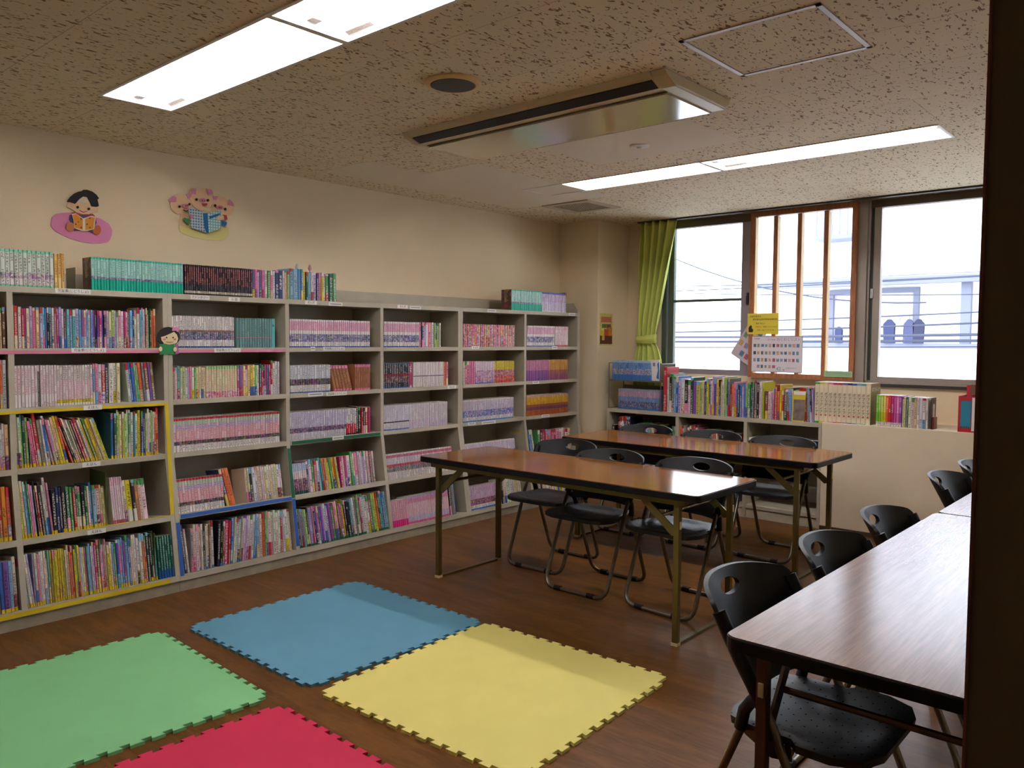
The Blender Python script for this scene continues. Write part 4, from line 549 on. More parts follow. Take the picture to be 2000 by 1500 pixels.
# ---------------------------------------------------------------- outside
M_FAC = mat('white_facade', (236, 238, 242), .8); M_SLATE = mat('slate_blue_metal', (104, 108, 128), .6); M_GREYW = mat('pale_grey_cladding', (180, 178, 192), .8, noise=(1, .1, (12, 1, .3)))
fb = empty('building', (-2, 12.0, -3), 0, 'white neighbouring building seen through the right window', 'building')
def ext(mb, name, m, p=fb): return kid(mb.build(name, m), p)
ext(MB().box((-5.6, 12.35, -3), (6, 13.5, 9)).box((-5.6, 12.0, -3), (6, 12.12, 1.30)).box((-5.6, 11.9, 2.3), (6, 12.35, 2.55)), 'facade', M_FAC)
ext(MB().box((-5.62, 11.86, 2.17), (6, 11.98, 2.27)), 'gutter', M_SLATE)
ext(MB().box((-2.66, 12.0, 1.3), (-2.54, 12.1, 2.2)), 'column', M_SLATE)
ext(MB().box((-5.6, 11.96, 1.29), (6, 12.1, 1.36)), 'ledge', M_SLATE)
kid(framebox(-4.5, -3.25, 1.3, 2.15, .07, 12.28, 12.35, M_SLATE, 'window_frame', None), fb)
ext(MB().box((-4.43, 12.33, 1.3), (-3.32, 12.345, 2.08)), 'window_curtain', M_GREYW)
ext(MB().box((-2.44, 12.30, 1.3), (-1.9, 12.345, 1.9)), 'door', mat('grey_blue_door', (140, 140, 156), .7))
ub = MB().box((-4.6, 11.9, 2.86), (-4.0, 12.35, 2.92)).box((-4.6, 11.9, 3.3), (-4.0, 11.94, 3.34))
for k in range(6): ub.box((-4.58+k*.11, 11.905, 2.9), (-4.56+k*.11, 11.925, 3.32))
ext(ub, 'upper_balcony', M_SLATE)
ext(MB().box((-3.62, 12.0, 2.85), (-3.08, 12.35, 3.34)), 'air_unit', M_GREYW)
def garment(x, w_, h_, col, lb):
    e = empty('hanging_garment', (x, 11.95, 1.36), 0, lb, 'laundry', 'laundry on the balcony opposite')
    MB().prism([(-w_*.42, 0), (w_*.42, 0), (w_*.5, h_*.78), (w_*.12, h_*.97), (-w_*.12, h_*.97), (-w_*.5, h_*.78)], 'y', -.03, .03).build('garment', mat('cloth_'+col[0], col[1], .9), e)
    MB().tube([(0, 0, h_-.01), (0, 0, h_+.03), (.015, 0, h_+.045), (.03, 0, h_+.035)], .004, 6).build('hanger_hook', M_SLATE, e)
garment(-3.53, .15, .34, ('navy', (44, 50, 84)), 'navy garment on the balcony, left one with pointed hanger')
garment(-3.39, .10, .32, ('white', (230, 230, 235)), 'white shirt hanging between dark garments on the balcony opposite')
garment(-3.27, .13, .34, ('slate', (60, 64, 96)), 'slate garment beside the white shirt on the balcony opposite')
garment(-3.15, .14, .34, ('dark', (40, 42, 66)), 'dark jacket hanging rightmost on the balcony opposite')
garment(-4.22, .10, .24, ('navy', (44, 50, 84)), 'small dark garment seen behind the wooden bars')
garment(-4.08, .14, .24, ('white', (230, 230, 235)), 'small white shirt seen behind the wooden bars')
M_WIRE = mat('wire_grey', (48, 54, 74), .6)
def wire(x0, z0, x1, z1, sag, r, lb, y0=10.6, y1=10.6):
    pts = [(x0+(x1-x0)*t/12, y0+(y1-y0)*t/12, z0+(z1-z0)*t/12-sag*4*(t/12)*(1-t/12)) for t in range(13)]
    c0 = pts[0]; tag(MB().tube(pts, r*1.5, 5).build('overhead_wire', M_WIRE, loc=c0), lb, 'wire', 'overhead wires outside the windows')
sx = lambda x: x*10.6/12
for a in ((-7.4, 3.0, -3.0, 1.9, .25, .006, 'thin wire sagging steeply across the left window top'), (-9, 2.2, 3, 2.35, .05, .005, 'thin wire just above the latch height outside'),
          (-9, 2.3, 3, 2.0, .12, .004, 'thin wire falling gently behind the curtain side'), (-9, 1.44, 3, 1.62, .05, .012, 'thick cable low across all the windows outside'),
          (-9, 1.36, 3, 1.50, .03, .012, 'second thick cable just under the first one outside'), (-9, 1.52, 3, 1.95, .1, .008, 'cable rising to the right in front of the laundry'),
          (-9, 1.7, 3, 2.12, .12, .006, 'wire rising to the right above the laundry'), (-9, 2.4, 3, 2.52, .15, .005, 'wire above the gutter of the white building'), (-9, 1.25, 3, 1.42, .02, .006, 'lowest wire crossing the left window outside')):
    wi = globals().get('wi', 0)+1; wy = 10.2+wi*.12; wire(sx(a[0]), 1.37+(a[1]-1.37)*.885, sx(a[2]), 1.37+(a[3]-1.37)*.885, *a[4:], wy, wy)
fb2 = empty('building', (-11, 16, -3), 0, 'pale distant building behind the wires in the left window', 'building')
kid(MB().box((-14, 18, -3), (-7.2, 19, 2.2)).build('facade', M_FAC), fb2); kid(MB().box((-14, 17.9, -3), (-7.2, 18, .9)).build('lower_wall', M_FAC), fb2)
struct(MB().box((-30, 6.6, -3.2), (20, 40, -3)).build('ground', mat('pale_street', (190, 190, 190), .9)))
# ---------------------------------------------------------------- big bookcase
XU = -4.285; XB = -4.185            # front plane of the upper part, foot of the sloping lower part
ZT = {'T': (1.583, 1.612), '1': (1.291, 1.318), '2': (1.008, 1.035), '3': (.717, .744)}
def xfront(z): return XU if z >= .717 else XU+(XB-XU)*(.717-z)/(.717-.06)
def panel(mb, y0, y1, top=1.612):
    mb.prism([(-4.598, 0), (XB-.012, 0), (XB-.012, .055), (XB, .06), (XU, .717), (XU, top), (-4.598, top)], 'y', y0, y1)
def tape(name, mb, m, parent): return kid(mb.build(name, m), parent)
T_PINK = mat('pink_tape', (206, 122, 150), .5); T_YEL = mat('yellow_tape', (206, 180, 20), .5); T_BLUE = mat('blue_tape', (40, 92, 170), .5); T_GRN = mat('green_tape', (14, 92, 56), .5)
T_EDGE = mat('pale_tape_edge', (190, 200, 190), .5)
DIV = [.54, 1.277, 2.018, 2.773, 3.509, 4.247, 5.004, 5.721]      # left face of each upright
UNITS = [(.54, 2.043, [1.277], 'grey bookcase unit at the left with pink and yellow tape on its boards'),
         (2.043, 4.271, [2.773, 3.509], 'grey three bay bookcase unit in the middle with blue and green tape'),
         (4.271, 5.759, [5.004], 'grey two bay bookcase unit at the right end beside the corner pillar')]
bays = [(.565, 1.277), (1.302, 2.018), (2.068, 2.773), (2.798, 3.509), (3.536, 4.247), (4.295, 5.004), (5.027, 5.721)]
UN = []
for ui, (y0, y1, inner, lb) in enumerate(UNITS):
    e = empty('bookcase', (-4.45, (y0+y1)/2, 0), 0, lb, 'bookcase', 'bookcase units along the left wall'); UN.append(e)
    w = .025
    if ui == 2: 
        m1 = MB(); m1.prism([(-4.598, 0), (XB-.012, 0), (XB-.012, .055), (XB, .06), (XU, .717), (XU, 1.640), (-4.33, 1.70), (-4.598, 1.70)], 'y', y1-.038, y1)
    else: m1 = MB(); panel(m1, y1-w+.0006, y1-.0004, 1.6125)
    kid(m1.build('side_panel', M_SHELF), e)
    m1 = MB(); panel(m1, y0+.0004, y0+w, 1.6125); kid(m1.build('side_panel', M_SHELF), e)
    for d in inner:
        m1 = MB(); panel(m1, d, d+.026); kid(m1.build('divider', M_SHELF), e)
    kid(MB().box((-4.598, y0+w, .06), (-4.590, y1-w, 1.583)).build('back_panel', M_SHELF), e)
    kid(MB().box((-4.598, y0, 1.6125), (-4.575, y1-(.038 if ui == 2 else 0), 1.706)).build('top_riser', M_SHELF), e)
    edges = [y0+w]+[v for d in inner for v in (d, d+.026)]+[y1-(.038 if ui == 2 else w)]
    for a, b in zip(edges[::2], edges[1::2]):
        for k in '123':
            kid(MB().box((-4.589, a, ZT[k][0]), (XU+.0008, b, ZT[k][1])).build('shelf_board', M_SHELF), e)
        kid(MB().prism([(-4.589, .335), (xfront(.385)+.0008, .385), (xfront(.415)+.0008, .415), (-4.589, .362)], 'y', a, b).build('shelf_board', M_SHELF), e)
        kid(MB().prism([(-4.589, .02), (xfront(.06), .058), (xfront(.09)+.0008, .090), (-4.589, .037)], 'y', a, b).build('shelf_board', M_SHELF), e)
    kid(MB().box((-4.589, edges[0], ZT['T'][0]), (XU+.001, edges[-1], ZT['T'][1])).build('top_board', M_SHELF, bevel=.001), e)
    kid(MB().box((XB-.03, y0+.001, 0), (XB-.008, y1-.001, .056)).build('plinth', M_PLINTH), e)
def strip_x(y0, y1, z0, z1, m, u, name, t=.0012):
    a, b = xfront(z0)+.001, xfront(z1)+.001
    tape(name, MB().prism([(a, z0), (a+t, z0), (b+t, z1), (b, z1)], 'y', y0, y1), m, UN[u])
strip_x(.565, 2.018, 1.292, 1.308, T_PINK, 0, 'pink_tape'); strip_x(2.068, 2.775, 1.292, 1.309, T_PINK, 1, 'pink_tape')
strip_x(.565, 2.018, 1.008, 1.023, T_YEL, 0, 'yellow_tape'); strip_x(2.019, 2.040, .42, 1.023, T_YEL, 0, 'yellow_tape')
strip_x(1.30, 2.018, .4125, .4165, T_YEL, 0, 'yellow_tape'); strip_x(.565, 1.99, .062, .082, T_YEL, 0, 'yellow_tape')
strip_x(2.075, 2.773, .389, .409, T_BLUE, 1, 'blue_tape'); strip_x(2.046, 2.066, .085, .37, T_BLUE, 1, 'blue_tape'); strip_x(2.775, 2.797, .11, .395, T_BLUE, 1, 'blue_tape')
strip_x(2.81, 3.505, .720, .740, T_GRN, 1, 'green_tape'); strip_x(2.775, 2.797, .40, .70, T_GRN, 1, 'green_tape')
M_SMALLTXT = mat('pale_grey_print', (150, 150, 148), .6, noise=(400, .3))
for row, y, z, w_, s_ in LABELS:
    u = 0 if y < 2.043 else 1 if y < 4.271 else 2
    x = (xfront(z) if row == '4' else XU)+.0025
    if s_ == '' and not .9 < z < 1.64 and row == '4': continue
    l = kid(MB().box((x-.0012, y-w_/2, z-.0115), (x, y+w_/2, z+.0115)).build('shelf_label', M_PAPER), UN[u])
    if s_: text('lettering', s_, .017 if len(s_) > 5 else .018, M_INK, facing_x(x+.0002, y, z), l, .0002, fit=w_*.86)
    else: MB().box((x-.0001, y-w_*.4, z-.004), (x+.0004, y+w_*.4, z+.004)).build('lettering', M_SMALLTXT).parent = l
def bookend_x(y, z, x, h, m, lb, d=.12):   # plate standing across a shelf
    tag(MB().box((x-d, y-.001, z), (x, y+.001, z+h)).box((x-d*.8, y, z), (x-d*.2, y+.05, z+.0015)).build('bookend', m, loc=(x, y, z)), lb, 'bookend')
M_BE = mat('grey_steel_bookend', (150, 148, 140), .4, metal=.5)
bookend_x(2.388+.001, 1.318, -4.31, .185, M_BE, 'grey metal bookend between the comics and the grey green paperbacks, top opening')
bookend_x(1.60, 1.612, -4.33, .11, M_BE, 'clear grey bookend on top of the bookcase left of the teal row')
bookend_x(3.13+.045, 1.612, -4.32, .185, M_CLEAR, 'clear acrylic bookend ending the coloured row on top of the bookcase')
bookend_x(1.6925, .395, -4.25, .29, mat('olive_board', (84, 104, 50), .6), 'olive green divider plate in the fourth opening of bay two', .2)
bookend_x(1.916, .07, -4.205, .27, mat('olive_board', (84, 104, 50), .6), 'olive green divider plate in the lowest opening beside dark green books', .2)
bookend_x(3.128+.013, 1.035, -4.31, .15, M_CLEAR, 'clear bookend left of the leaning orange comics, second opening')

# ---------------------------------------------------------------- low bookcase under the window
e = empty('low_bookcase', (-3.12, 6.1, 0), 0, 'low grey bookcase with three bays under the window', 'bookcase')
CX0, CX1, CY = -4.078, -2.186, 5.89
kid(MB().box((CX0, CY, .747), (CX1, 6.335, .777)).build('top_board', M_SHELF, bevel=.001), e)
for a, b in ((CX0, CX0+.026), (-3.39, -3.362), (-2.79, -2.762), (CX1-.022, CX1)):
    kid(MB().box((a, CY+.001, 0), (b, 6.33, .746)).build('divider', M_SHELF), e)
for a, b in ((CX0+.027, -3.391), (-3.361, -2.791), (-2.761, CX1-.023)):
    for z in (.46, .10): kid(MB().box((a, CY+.002, z-.025), (b, 6.33, z)).build('shelf_board', M_SHELF), e)
kid(MB().box((CX0+.02, 6.322, .02), (CX1-.02, 6.329, .746)).build('back_panel', M_SHELF), e)
kid(MB().box((CX0+.027, CY+.01, 0), (CX1-.023, CY+.03, .07)).build('plinth', M_SHELF), e)
# two tier wire rack
e = empty('wire_rack', (-3.81, 6.0, .777), 0, 'grey two tier wire rack of blue comics on the low bookcase', 'rack')
M_WR = mat('grey_wire', (116, 116, 112), .4, metal=.5); g = MB(); hx = .262; dy = .14; hz = .43
for sx_ in (-hx, hx):
    g.tube([(sx_, -dy+.05, .003), (sx_, -dy+.05, hz-.25+.0)], .004, 6).tube([(sx_, dy, .003), (sx_, dy, .40)], .004, 6).tube([(sx_, -dy+.05, .25), (sx_, dy, .25)], .004, 6).tube([(sx_, -dy+.05, .18), (sx_, -dy+.05, .40), (sx_, dy, .40)], .004, 6).tube([(sx_, -dy+.05, .003), (sx_, dy, .003)], .003, 6)
kid_o = g.build('frame', M_WR, e)
sh = MB().box((-hx, -dy+.045, .245), (hx, -dy+.05, .257)).box((-hx, dy, .245), (hx, dy+.005, .257)).box((-hx, -dy+.05, .2455), (hx, dy, .2475))
for k in range(22): sh.tube([(-hx+.012+k*.0238, -dy+.05, .248), (-hx+.012+k*.0238, dy, .248)], .0018, 5)
sh.build('wire_shelf', M_WR, e)
MB().box((-hx+.004, dy+.006, .26), (hx, dy+.009, .40)).box((-hx+.004, dy+.006, .01), (hx, dy+.009, .2)).build('backing', mat('grey_sheet', (120, 116, 104), .6), e)

# ---------------------------------------------------------------- folding tables
def make_table(loc, rz, label, m_top, m_leg):
    L2, D2 = .9, .303
    e = empty('folding_table', loc, rz, label, 'table', 'long folding tables')
    MB().prism(rounded(-L2+.004, -D2+.004, L2-.004, D2-.004, .03), 'z', .696, .700).build('tabletop', m_top, e)
    MB().prism(rounded(-L2, -D2, L2, D2, .034), 'z', .667, .6975).build('edge_band', M_EDGE, e, bevel=.003)
    MB().box((-L2+.08, -D2+.03, .640), (L2-.08, -D2+.05, .667)).box((-L2+.08, D2-.05, .640), (L2-.08, D2-.03, .667)).box((-L2+.08, -D2+.05, .645), (-L2+.10, D2-.05, .667)).box((L2-.10, -D2+.05, .645), (L2-.08, D2-.05, .667)).build('under_frame', m_leg, e)
    for sx_ in (-1, 1):
        for sy_ in (-1, 1):
            x, y = sx_*(L2-.125), sy_*(D2-.048)
            lg = MB().box((x-.014, y-.013, .012), (x+.014, y+.013, .655)).build('leg', m_leg, e, bevel=.002)
            MB().box((x-.016, y-sy_*.0-.016, 0), (x+.016, y+.016, .014)).build('foot_cap', M_CREAM, lg)
            MB().box((x+sx_*.0135, y-.007, .53), (x+sx_*.018, y+.007, .565)).build('latch', M_CREAM, lg, bevel=.002)
            i = -sx_
            dz = .085 if m_leg is M_BRONZE else 0
            MB().prism([(x+i*.012, .50-dz), (x+i*.030, .495-dz), (x+i*.190, .630), (x+i*.205, .655), (x+i*.170, .655), (x+i*.012, .53-dz)], 'y', y-sy_*.004-.004, y-sy_*.004+.004).build('brace', m_leg, e)
        x = sx_*(L2-.125)
        MB().box((x-.012, -D2+.064, .002), (x+.012, D2-.064, .012)).build('floor_rail', m_leg, e)
        zr = .575 if m_leg is M_GOLD else .515
        MB().tube([(x-sx_*.10, -D2+.05, zr), (x-sx_*.10, D2-.05, zr)], .009, 8).build('cross_rod', m_leg, e, smooth=True)
    return e
make_table((-2.582, 3.428, 0), 0, 'brown folding table nearest the foam mats, with a bright window glare at its right end', M_TABLE, M_GOLD)
make_table((-2.575, 4.752, 0), 0, 'brown folding table in front of the low bookcase', M_TABLE, M_GOLD)
make_table((-.536, 2.581, 0), PI/2, 'large foreground folding table at the right, its corner nearest the viewer', M_TABLE2, M_BRONZE)
make_table((-.530, 4.388, 0), PI/2, 'folding table behind the foreground table, joined end to end with it', M_TABLE2, M_BRONZE)

# ---------------------------------------------------------------- folding chairs
def arc_corner(a, c_, b, r, n=5):
    """rounded corner points at c_ between a and b"""
    a, c_, b = Vector(a), Vector(c_), Vector(b); u = (a-c_).normalized(); v = (b-c_).normalized()
    p0, p1 = c_+u*r, c_+v*r
    return [p0*(1-t)**2+c_*2*t*(1-t)+p1*t*t for t in [k/n for k in range(n+1)]]
def make_chair(loc, rz, label):
    e = empty('folding_chair', loc, rz, label, 'chair', 'black folding chairs at the tables')
    fx, rx = .205, .186
    pts = [Vector((-fx, .075, .57)), Vector((-fx, .035, .50)), Vector((-fx, .004, .44))]+arc_corner((-fx, .004, .44), (-fx, -.17, .012), (0, -.17, .012), .07)+arc_corner((0, -.17, .012), (fx, -.17, .012), (fx, .004, .44), .07)+[Vector((fx, .004, .44)), Vector((fx, .035, .50)), Vector((fx, .075, .57))]
    MB().tube(pts, .0112, 10).build('front_leg_frame', M_STEEL, e, smooth=True)
    a = (-rx, .092, .43); b = (-rx, .26, .012)
    pts = [Vector(a)]+arc_corner(a, b, (0, .26, .012), .07)+arc_corner((0, .26, .012), (rx, .26, .012), (rx, .092, .43), .07)+[Vector((rx, .092, .43))]
    MB().tube(pts, .0108, 10).build('rear_leg_frame', M_STEEL, e, smooth=True)
    MB().tube([(-rx, -.02, .404), (rx, -.02, .404)], .009, 8).build('seat_support', M_STEEL, e, smooth=True)
    for x, y in ((-.11, -.17), (.11, -.17), (-.10, .26), (.10, .26)):
        MB().tube([(x-.022, y, .0135), (x+.022, y, .0135)], .0135, 10).build('foot_cap', M_BLACK, e, smooth=True)
    for sx_ in (-1, 1):
        MB().tube([(sx_*.204, .034, .505), (sx_*.200, .066, .496), (sx_*.192, .088, .465), (sx_*.187, .100, .415)], .0155, 10).build('hinge', M_BLACK, e, smooth=True)
        MB().prism([(-.03, .372), (.02, .365), (.085, .40), (.10, .41), (.06, .418), (-.03, .400)], 'x', sx_*.183-.003, sx_*.183+.003).build('seat_bracket', M_STEEL, e)
        MB().tube([(sx_*.205, -.006, .415), (sx_*.17, -.006, .408)], .006, 8).build('pivot', M_STEEL, e)
    # seat
    out = [(-.12, -.222), (.12, -.222), (.185, -.195), (.216, -.13), (.214, -.05), (.190, -.03), (.187, .09), (.170, .135), (.12, .152), (-.12, .152), (-.170, .135), (-.187, .09), (-.190, -.03), (-.214, -.05), (-.216, -.13), (-.185, -.195)]
    P = []
    for i in range(len(out)):
        a_, b_ = Vector(out[i]), Vector(out[(i+1) % len(out)]); n = max(1, int((b_-a_).length/.03))
        P += [a_.lerp(b_, k/n) for k in range(n)]
    N = len(P); rings = [.0, .25, .5, .7, .80, .86, .93, 1.0]; vs = []; fs = []
    for s_ in rings[1:]:
        for p in P:
            q = Vector((p.x*s_, -.035+(p.y+.035)*s_)); dr = math.hypot(q.x/.165, (q.y+.035)/.150)
            dip = -.012*(1-smooth((dr-.72)/.4)); vs.append((q.x, q.y, .434+dip-(.004 if s_ == 1 else 0)))
    for p in P: vs.append((p.x*.985, p.y*.985, .410))
    m_ = len(rings)-1
    vs.append((0, -.035, .434-.012)); vs.append((0, -.035, .412))
    for j in range(m_): fs += [(j*N+i, j*N+(i+1) % N, (j+1)*N+(i+1) % N, (j+1)*N+i) for i in range(N)]
    c0 = len(vs)-2
    fs += [(c0, (i+1) % N, i) for i in range(N)]+[(c0+1, m_*N+i, m_*N+(i+1) % N) for i in range(N)]
    MB().add(vs, fs).build('seat', M_SEAT2, e, smooth=True)
    # backrest: curved panel with oval handle hole
    hw = .224; zb, zt = .475, .748; cz = .704
    def outline(t):
        # walk around a rounded rectangle by angle
        ca, sa = math.cos(t), math.sin(t); lo = 0; hi = 1
        for _ in range(30):
            mid = (lo+hi)/2; x, z = ca*mid, cz+sa*mid
            top = zt-.024*(abs(x)/hw)**2.6; side = hw-.010*max(0, (.62-z)/.14)
            inside = abs(x) < side and zb < z < top
            if inside and abs(x) > side-.02 and z > top-.02: inside = math.hypot(abs(x)-(side-.02), z-(top-.02)) < .02
            if inside and abs(x) > side-.03 and z < zb+.03: inside = math.hypot(abs(x)-(side-.03), z-(zb+.03)) < .03
            if inside: lo = mid
            else: hi = mid
        return ca*lo, cz+sa*lo
    N = 120; rr = [0, .12, .3, .5, .7, .85, 1.0]; grid = []
    for s_ in rr:
        row = []
        for k in range(N):
            t = 2*PI*(k+.5)/N; t = math.atan2(math.sin(t)*.55, math.cos(t)); ox, oz = outline(t)
            el = 1/math.sqrt((math.cos(t)/.052)**2+(math.sin(t)/.020)**2); ix, iz = math.cos(t)*el, cz+math.sin(t)*el
            row.append((ix+(ox-ix)*s_, iz+(oz-iz)*s_))
        grid.append(row)
    def place(x, z, off): return (x, .145+(z-.70)*.54+.084*(1-abs(x/hw)**2.2)+off+.004, z)
    vs = []; m_ = len(rr)
    for off in (-.007, .007):
        for row in grid: vs += [place(x, z, off) for x, z in row]
    fs = []
    for j in range(m_-1):
        for k in range(N):
            k2 = (k+1) % N; A_, B_, C_, D_ = j*N+k, j*N+k2, (j+1)*N+k2, (j+1)*N+k
            fs.append((A_, B_, C_, D_)); o_ = m_*N; fs.append((o_+D_, o_+C_, o_+B_, o_+A_))
    for k in range(N):
        k2 = (k+1) % N; fs.append((k, k2, m_*N+k2, m_*N+k)); j = (m_-1)*N; fs.append((j+k2, j+k, m_*N+j+k, m_*N+j+k2))
    MB().add(vs, fs).build('backrest', M_SEAT, e, smooth=True)
    for sx_ in (-1, 1):
        x = sx_*.216
        MB().tube([(x-sx_*.009, .040, .508), (x-sx_*.004, .094, .60), (x+sx_*.0, .149, .703)], .0185, 12).build('side_sleeve', M_BLACK, e, smooth=True)
    return e
c0 = make_chair((-2.59, 3.62, 0), 0, 'middle folding chair of the three behind the table nearest the mats')
def chair(x, y, rz, lb): dup(c0, (x, y, 0), rz, lb)
chair(-3.05, 3.82, math.radians(2), 'leftmost folding chair behind the table nearest the mats')
chair(-2.08, 3.645, math.radians(-3), 'right folding chair with window glare on its seat, behind the nearest long table')
chair(-3.19, 4.955, 0, 'leftmost folding chair between the back table and the low bookcase')
chair(-2.655, 4.95, 0, 'middle folding chair between the back table and the low bookcase')
chair(-2.15, 4.95, math.radians(-1), 'rightmost folding chair between the back table and the low bookcase')
chair(-.765, 2.03, PI/2, 'nearest folding chair, its dotted seat under the foreground table')
chair(-.735, 2.585, PI/2, 'second folding chair along the foreground table')
chair(-.735, 3.155, PI/2+.03, 'third folding chair along the foreground table, farthest from the viewer')
chair(-.785, 4.25, PI/2, 'first folding chair at the farther joined table on the right')
chair(-.77, 4.77, PI/2, 'second folding chair at the farther joined table on the right')
chair(-.75, 5.26, PI/2, 'last folding chair at the farther joined table, barely showing by the low wall')
chair(-.24, 2.36, -PI/2, 'folding chair on the hidden side of the foreground table, only its legs showing')

# ---------------------------------------------------------------- foam mats
def mat_outline(hx, hy, n, ph, t=.019, clear=.0):
    cs = [(-hx, -hy), (hx, -hy), (hx, hy), (-hx, hy)]; pts = []
    for s_ in range(4):
        a, b = Vector(cs[s_]), Vector(cs[(s_+1) % 4]); d = (b-a)/n; du = d.normalized(); nrm = Vector((d.y, -d.x)).normalized()
        for k in range(n):
            p, q = a+d*k, a+d*(k+1)
            if k % 2 == ph[s_] and 0 < k < n-1: pts += [p, p+nrm*t-du*.006, q+nrm*t+du*.006, q]
            else: pts.append(p)
    res = []
    for p in pts:
        if not res or (Vector(p)-Vector(res[-1])).length > 1e-4: res.append(tuple(p))
    return res
def foam(cx, cy, hx, hy, rz, rgb, col, lb, ph):
    m = mat('foam_'+col, rgb, .8, noise=(5, .025), bump=(900, .4))
    mb = MB().prism(mat_outline(hx, hy, 27, ph), 'z', 0, .012); o = mb.build('foam_mat', m, bevel=0)
    o.location = (cx, cy, .0005); o.rotation_euler = (0, 0, rz); tag(o, lb, 'floor mat', 'jigsaw foam floor mats')
foam(-3.128, 2.292, .484, .482, 0, (94, 152, 176), 'blue', 'blue jigsaw foam mat, farthest from the viewer', (1, 1, 1, 1))
foam(-2.107, 2.314, .484, .484, math.radians(2.7), (232, 220, 124), 'yellow', 'pale yellow jigsaw foam mat joined to the blue one', (1, 0, 1, 0))
foam(-3.186, 1.171, .484, .484, math.radians(-2.1), (128, 196, 134), 'green', 'green jigsaw foam mat at the lower left', (1, 1, 1, 1))
foam(-2.10, 1.131, .484, .484, math.radians(-1.1), (202, 34, 74), 'red', 'crimson jigsaw foam mat at the bottom edge', (1, 1, 1, 1))
# ---------------------------------------------------------------- books
PAL = {'w': ((216, 208, 202), 'white'), 'c': ((214, 198, 156), 'cream'), 'p': ((210, 132, 158), 'pink'), 'm': ((176, 40, 104), 'magenta'), 'r': ((172, 36, 44), 'red'),
       'o': ((212, 118, 56), 'orange'), 'y': ((206, 186, 48), 'yellow'), 'g': ((66, 140, 70), 'green'), 'G': ((18, 78, 60), 'dark green'), 't': ((96, 164, 156), 'teal'),
       'b': ((52, 100, 168), 'blue'), 'B': ((32, 42, 92), 'navy'), 's': ((122, 168, 202), 'sky blue'), 'v': ((118, 80, 156), 'violet'), 'k': ((26, 24, 28), 'black'),
       'n': ((116, 78, 54), 'brown'), 'a': ((140, 140, 138), 'grey'), 'l': ((188, 168, 204), 'lilac'), 'e': ((158, 198, 116), 'light green'), 'u': ((60, 130, 190), 'bright blue')}
WH = (222, 214, 210); K = (28, 26, 32)
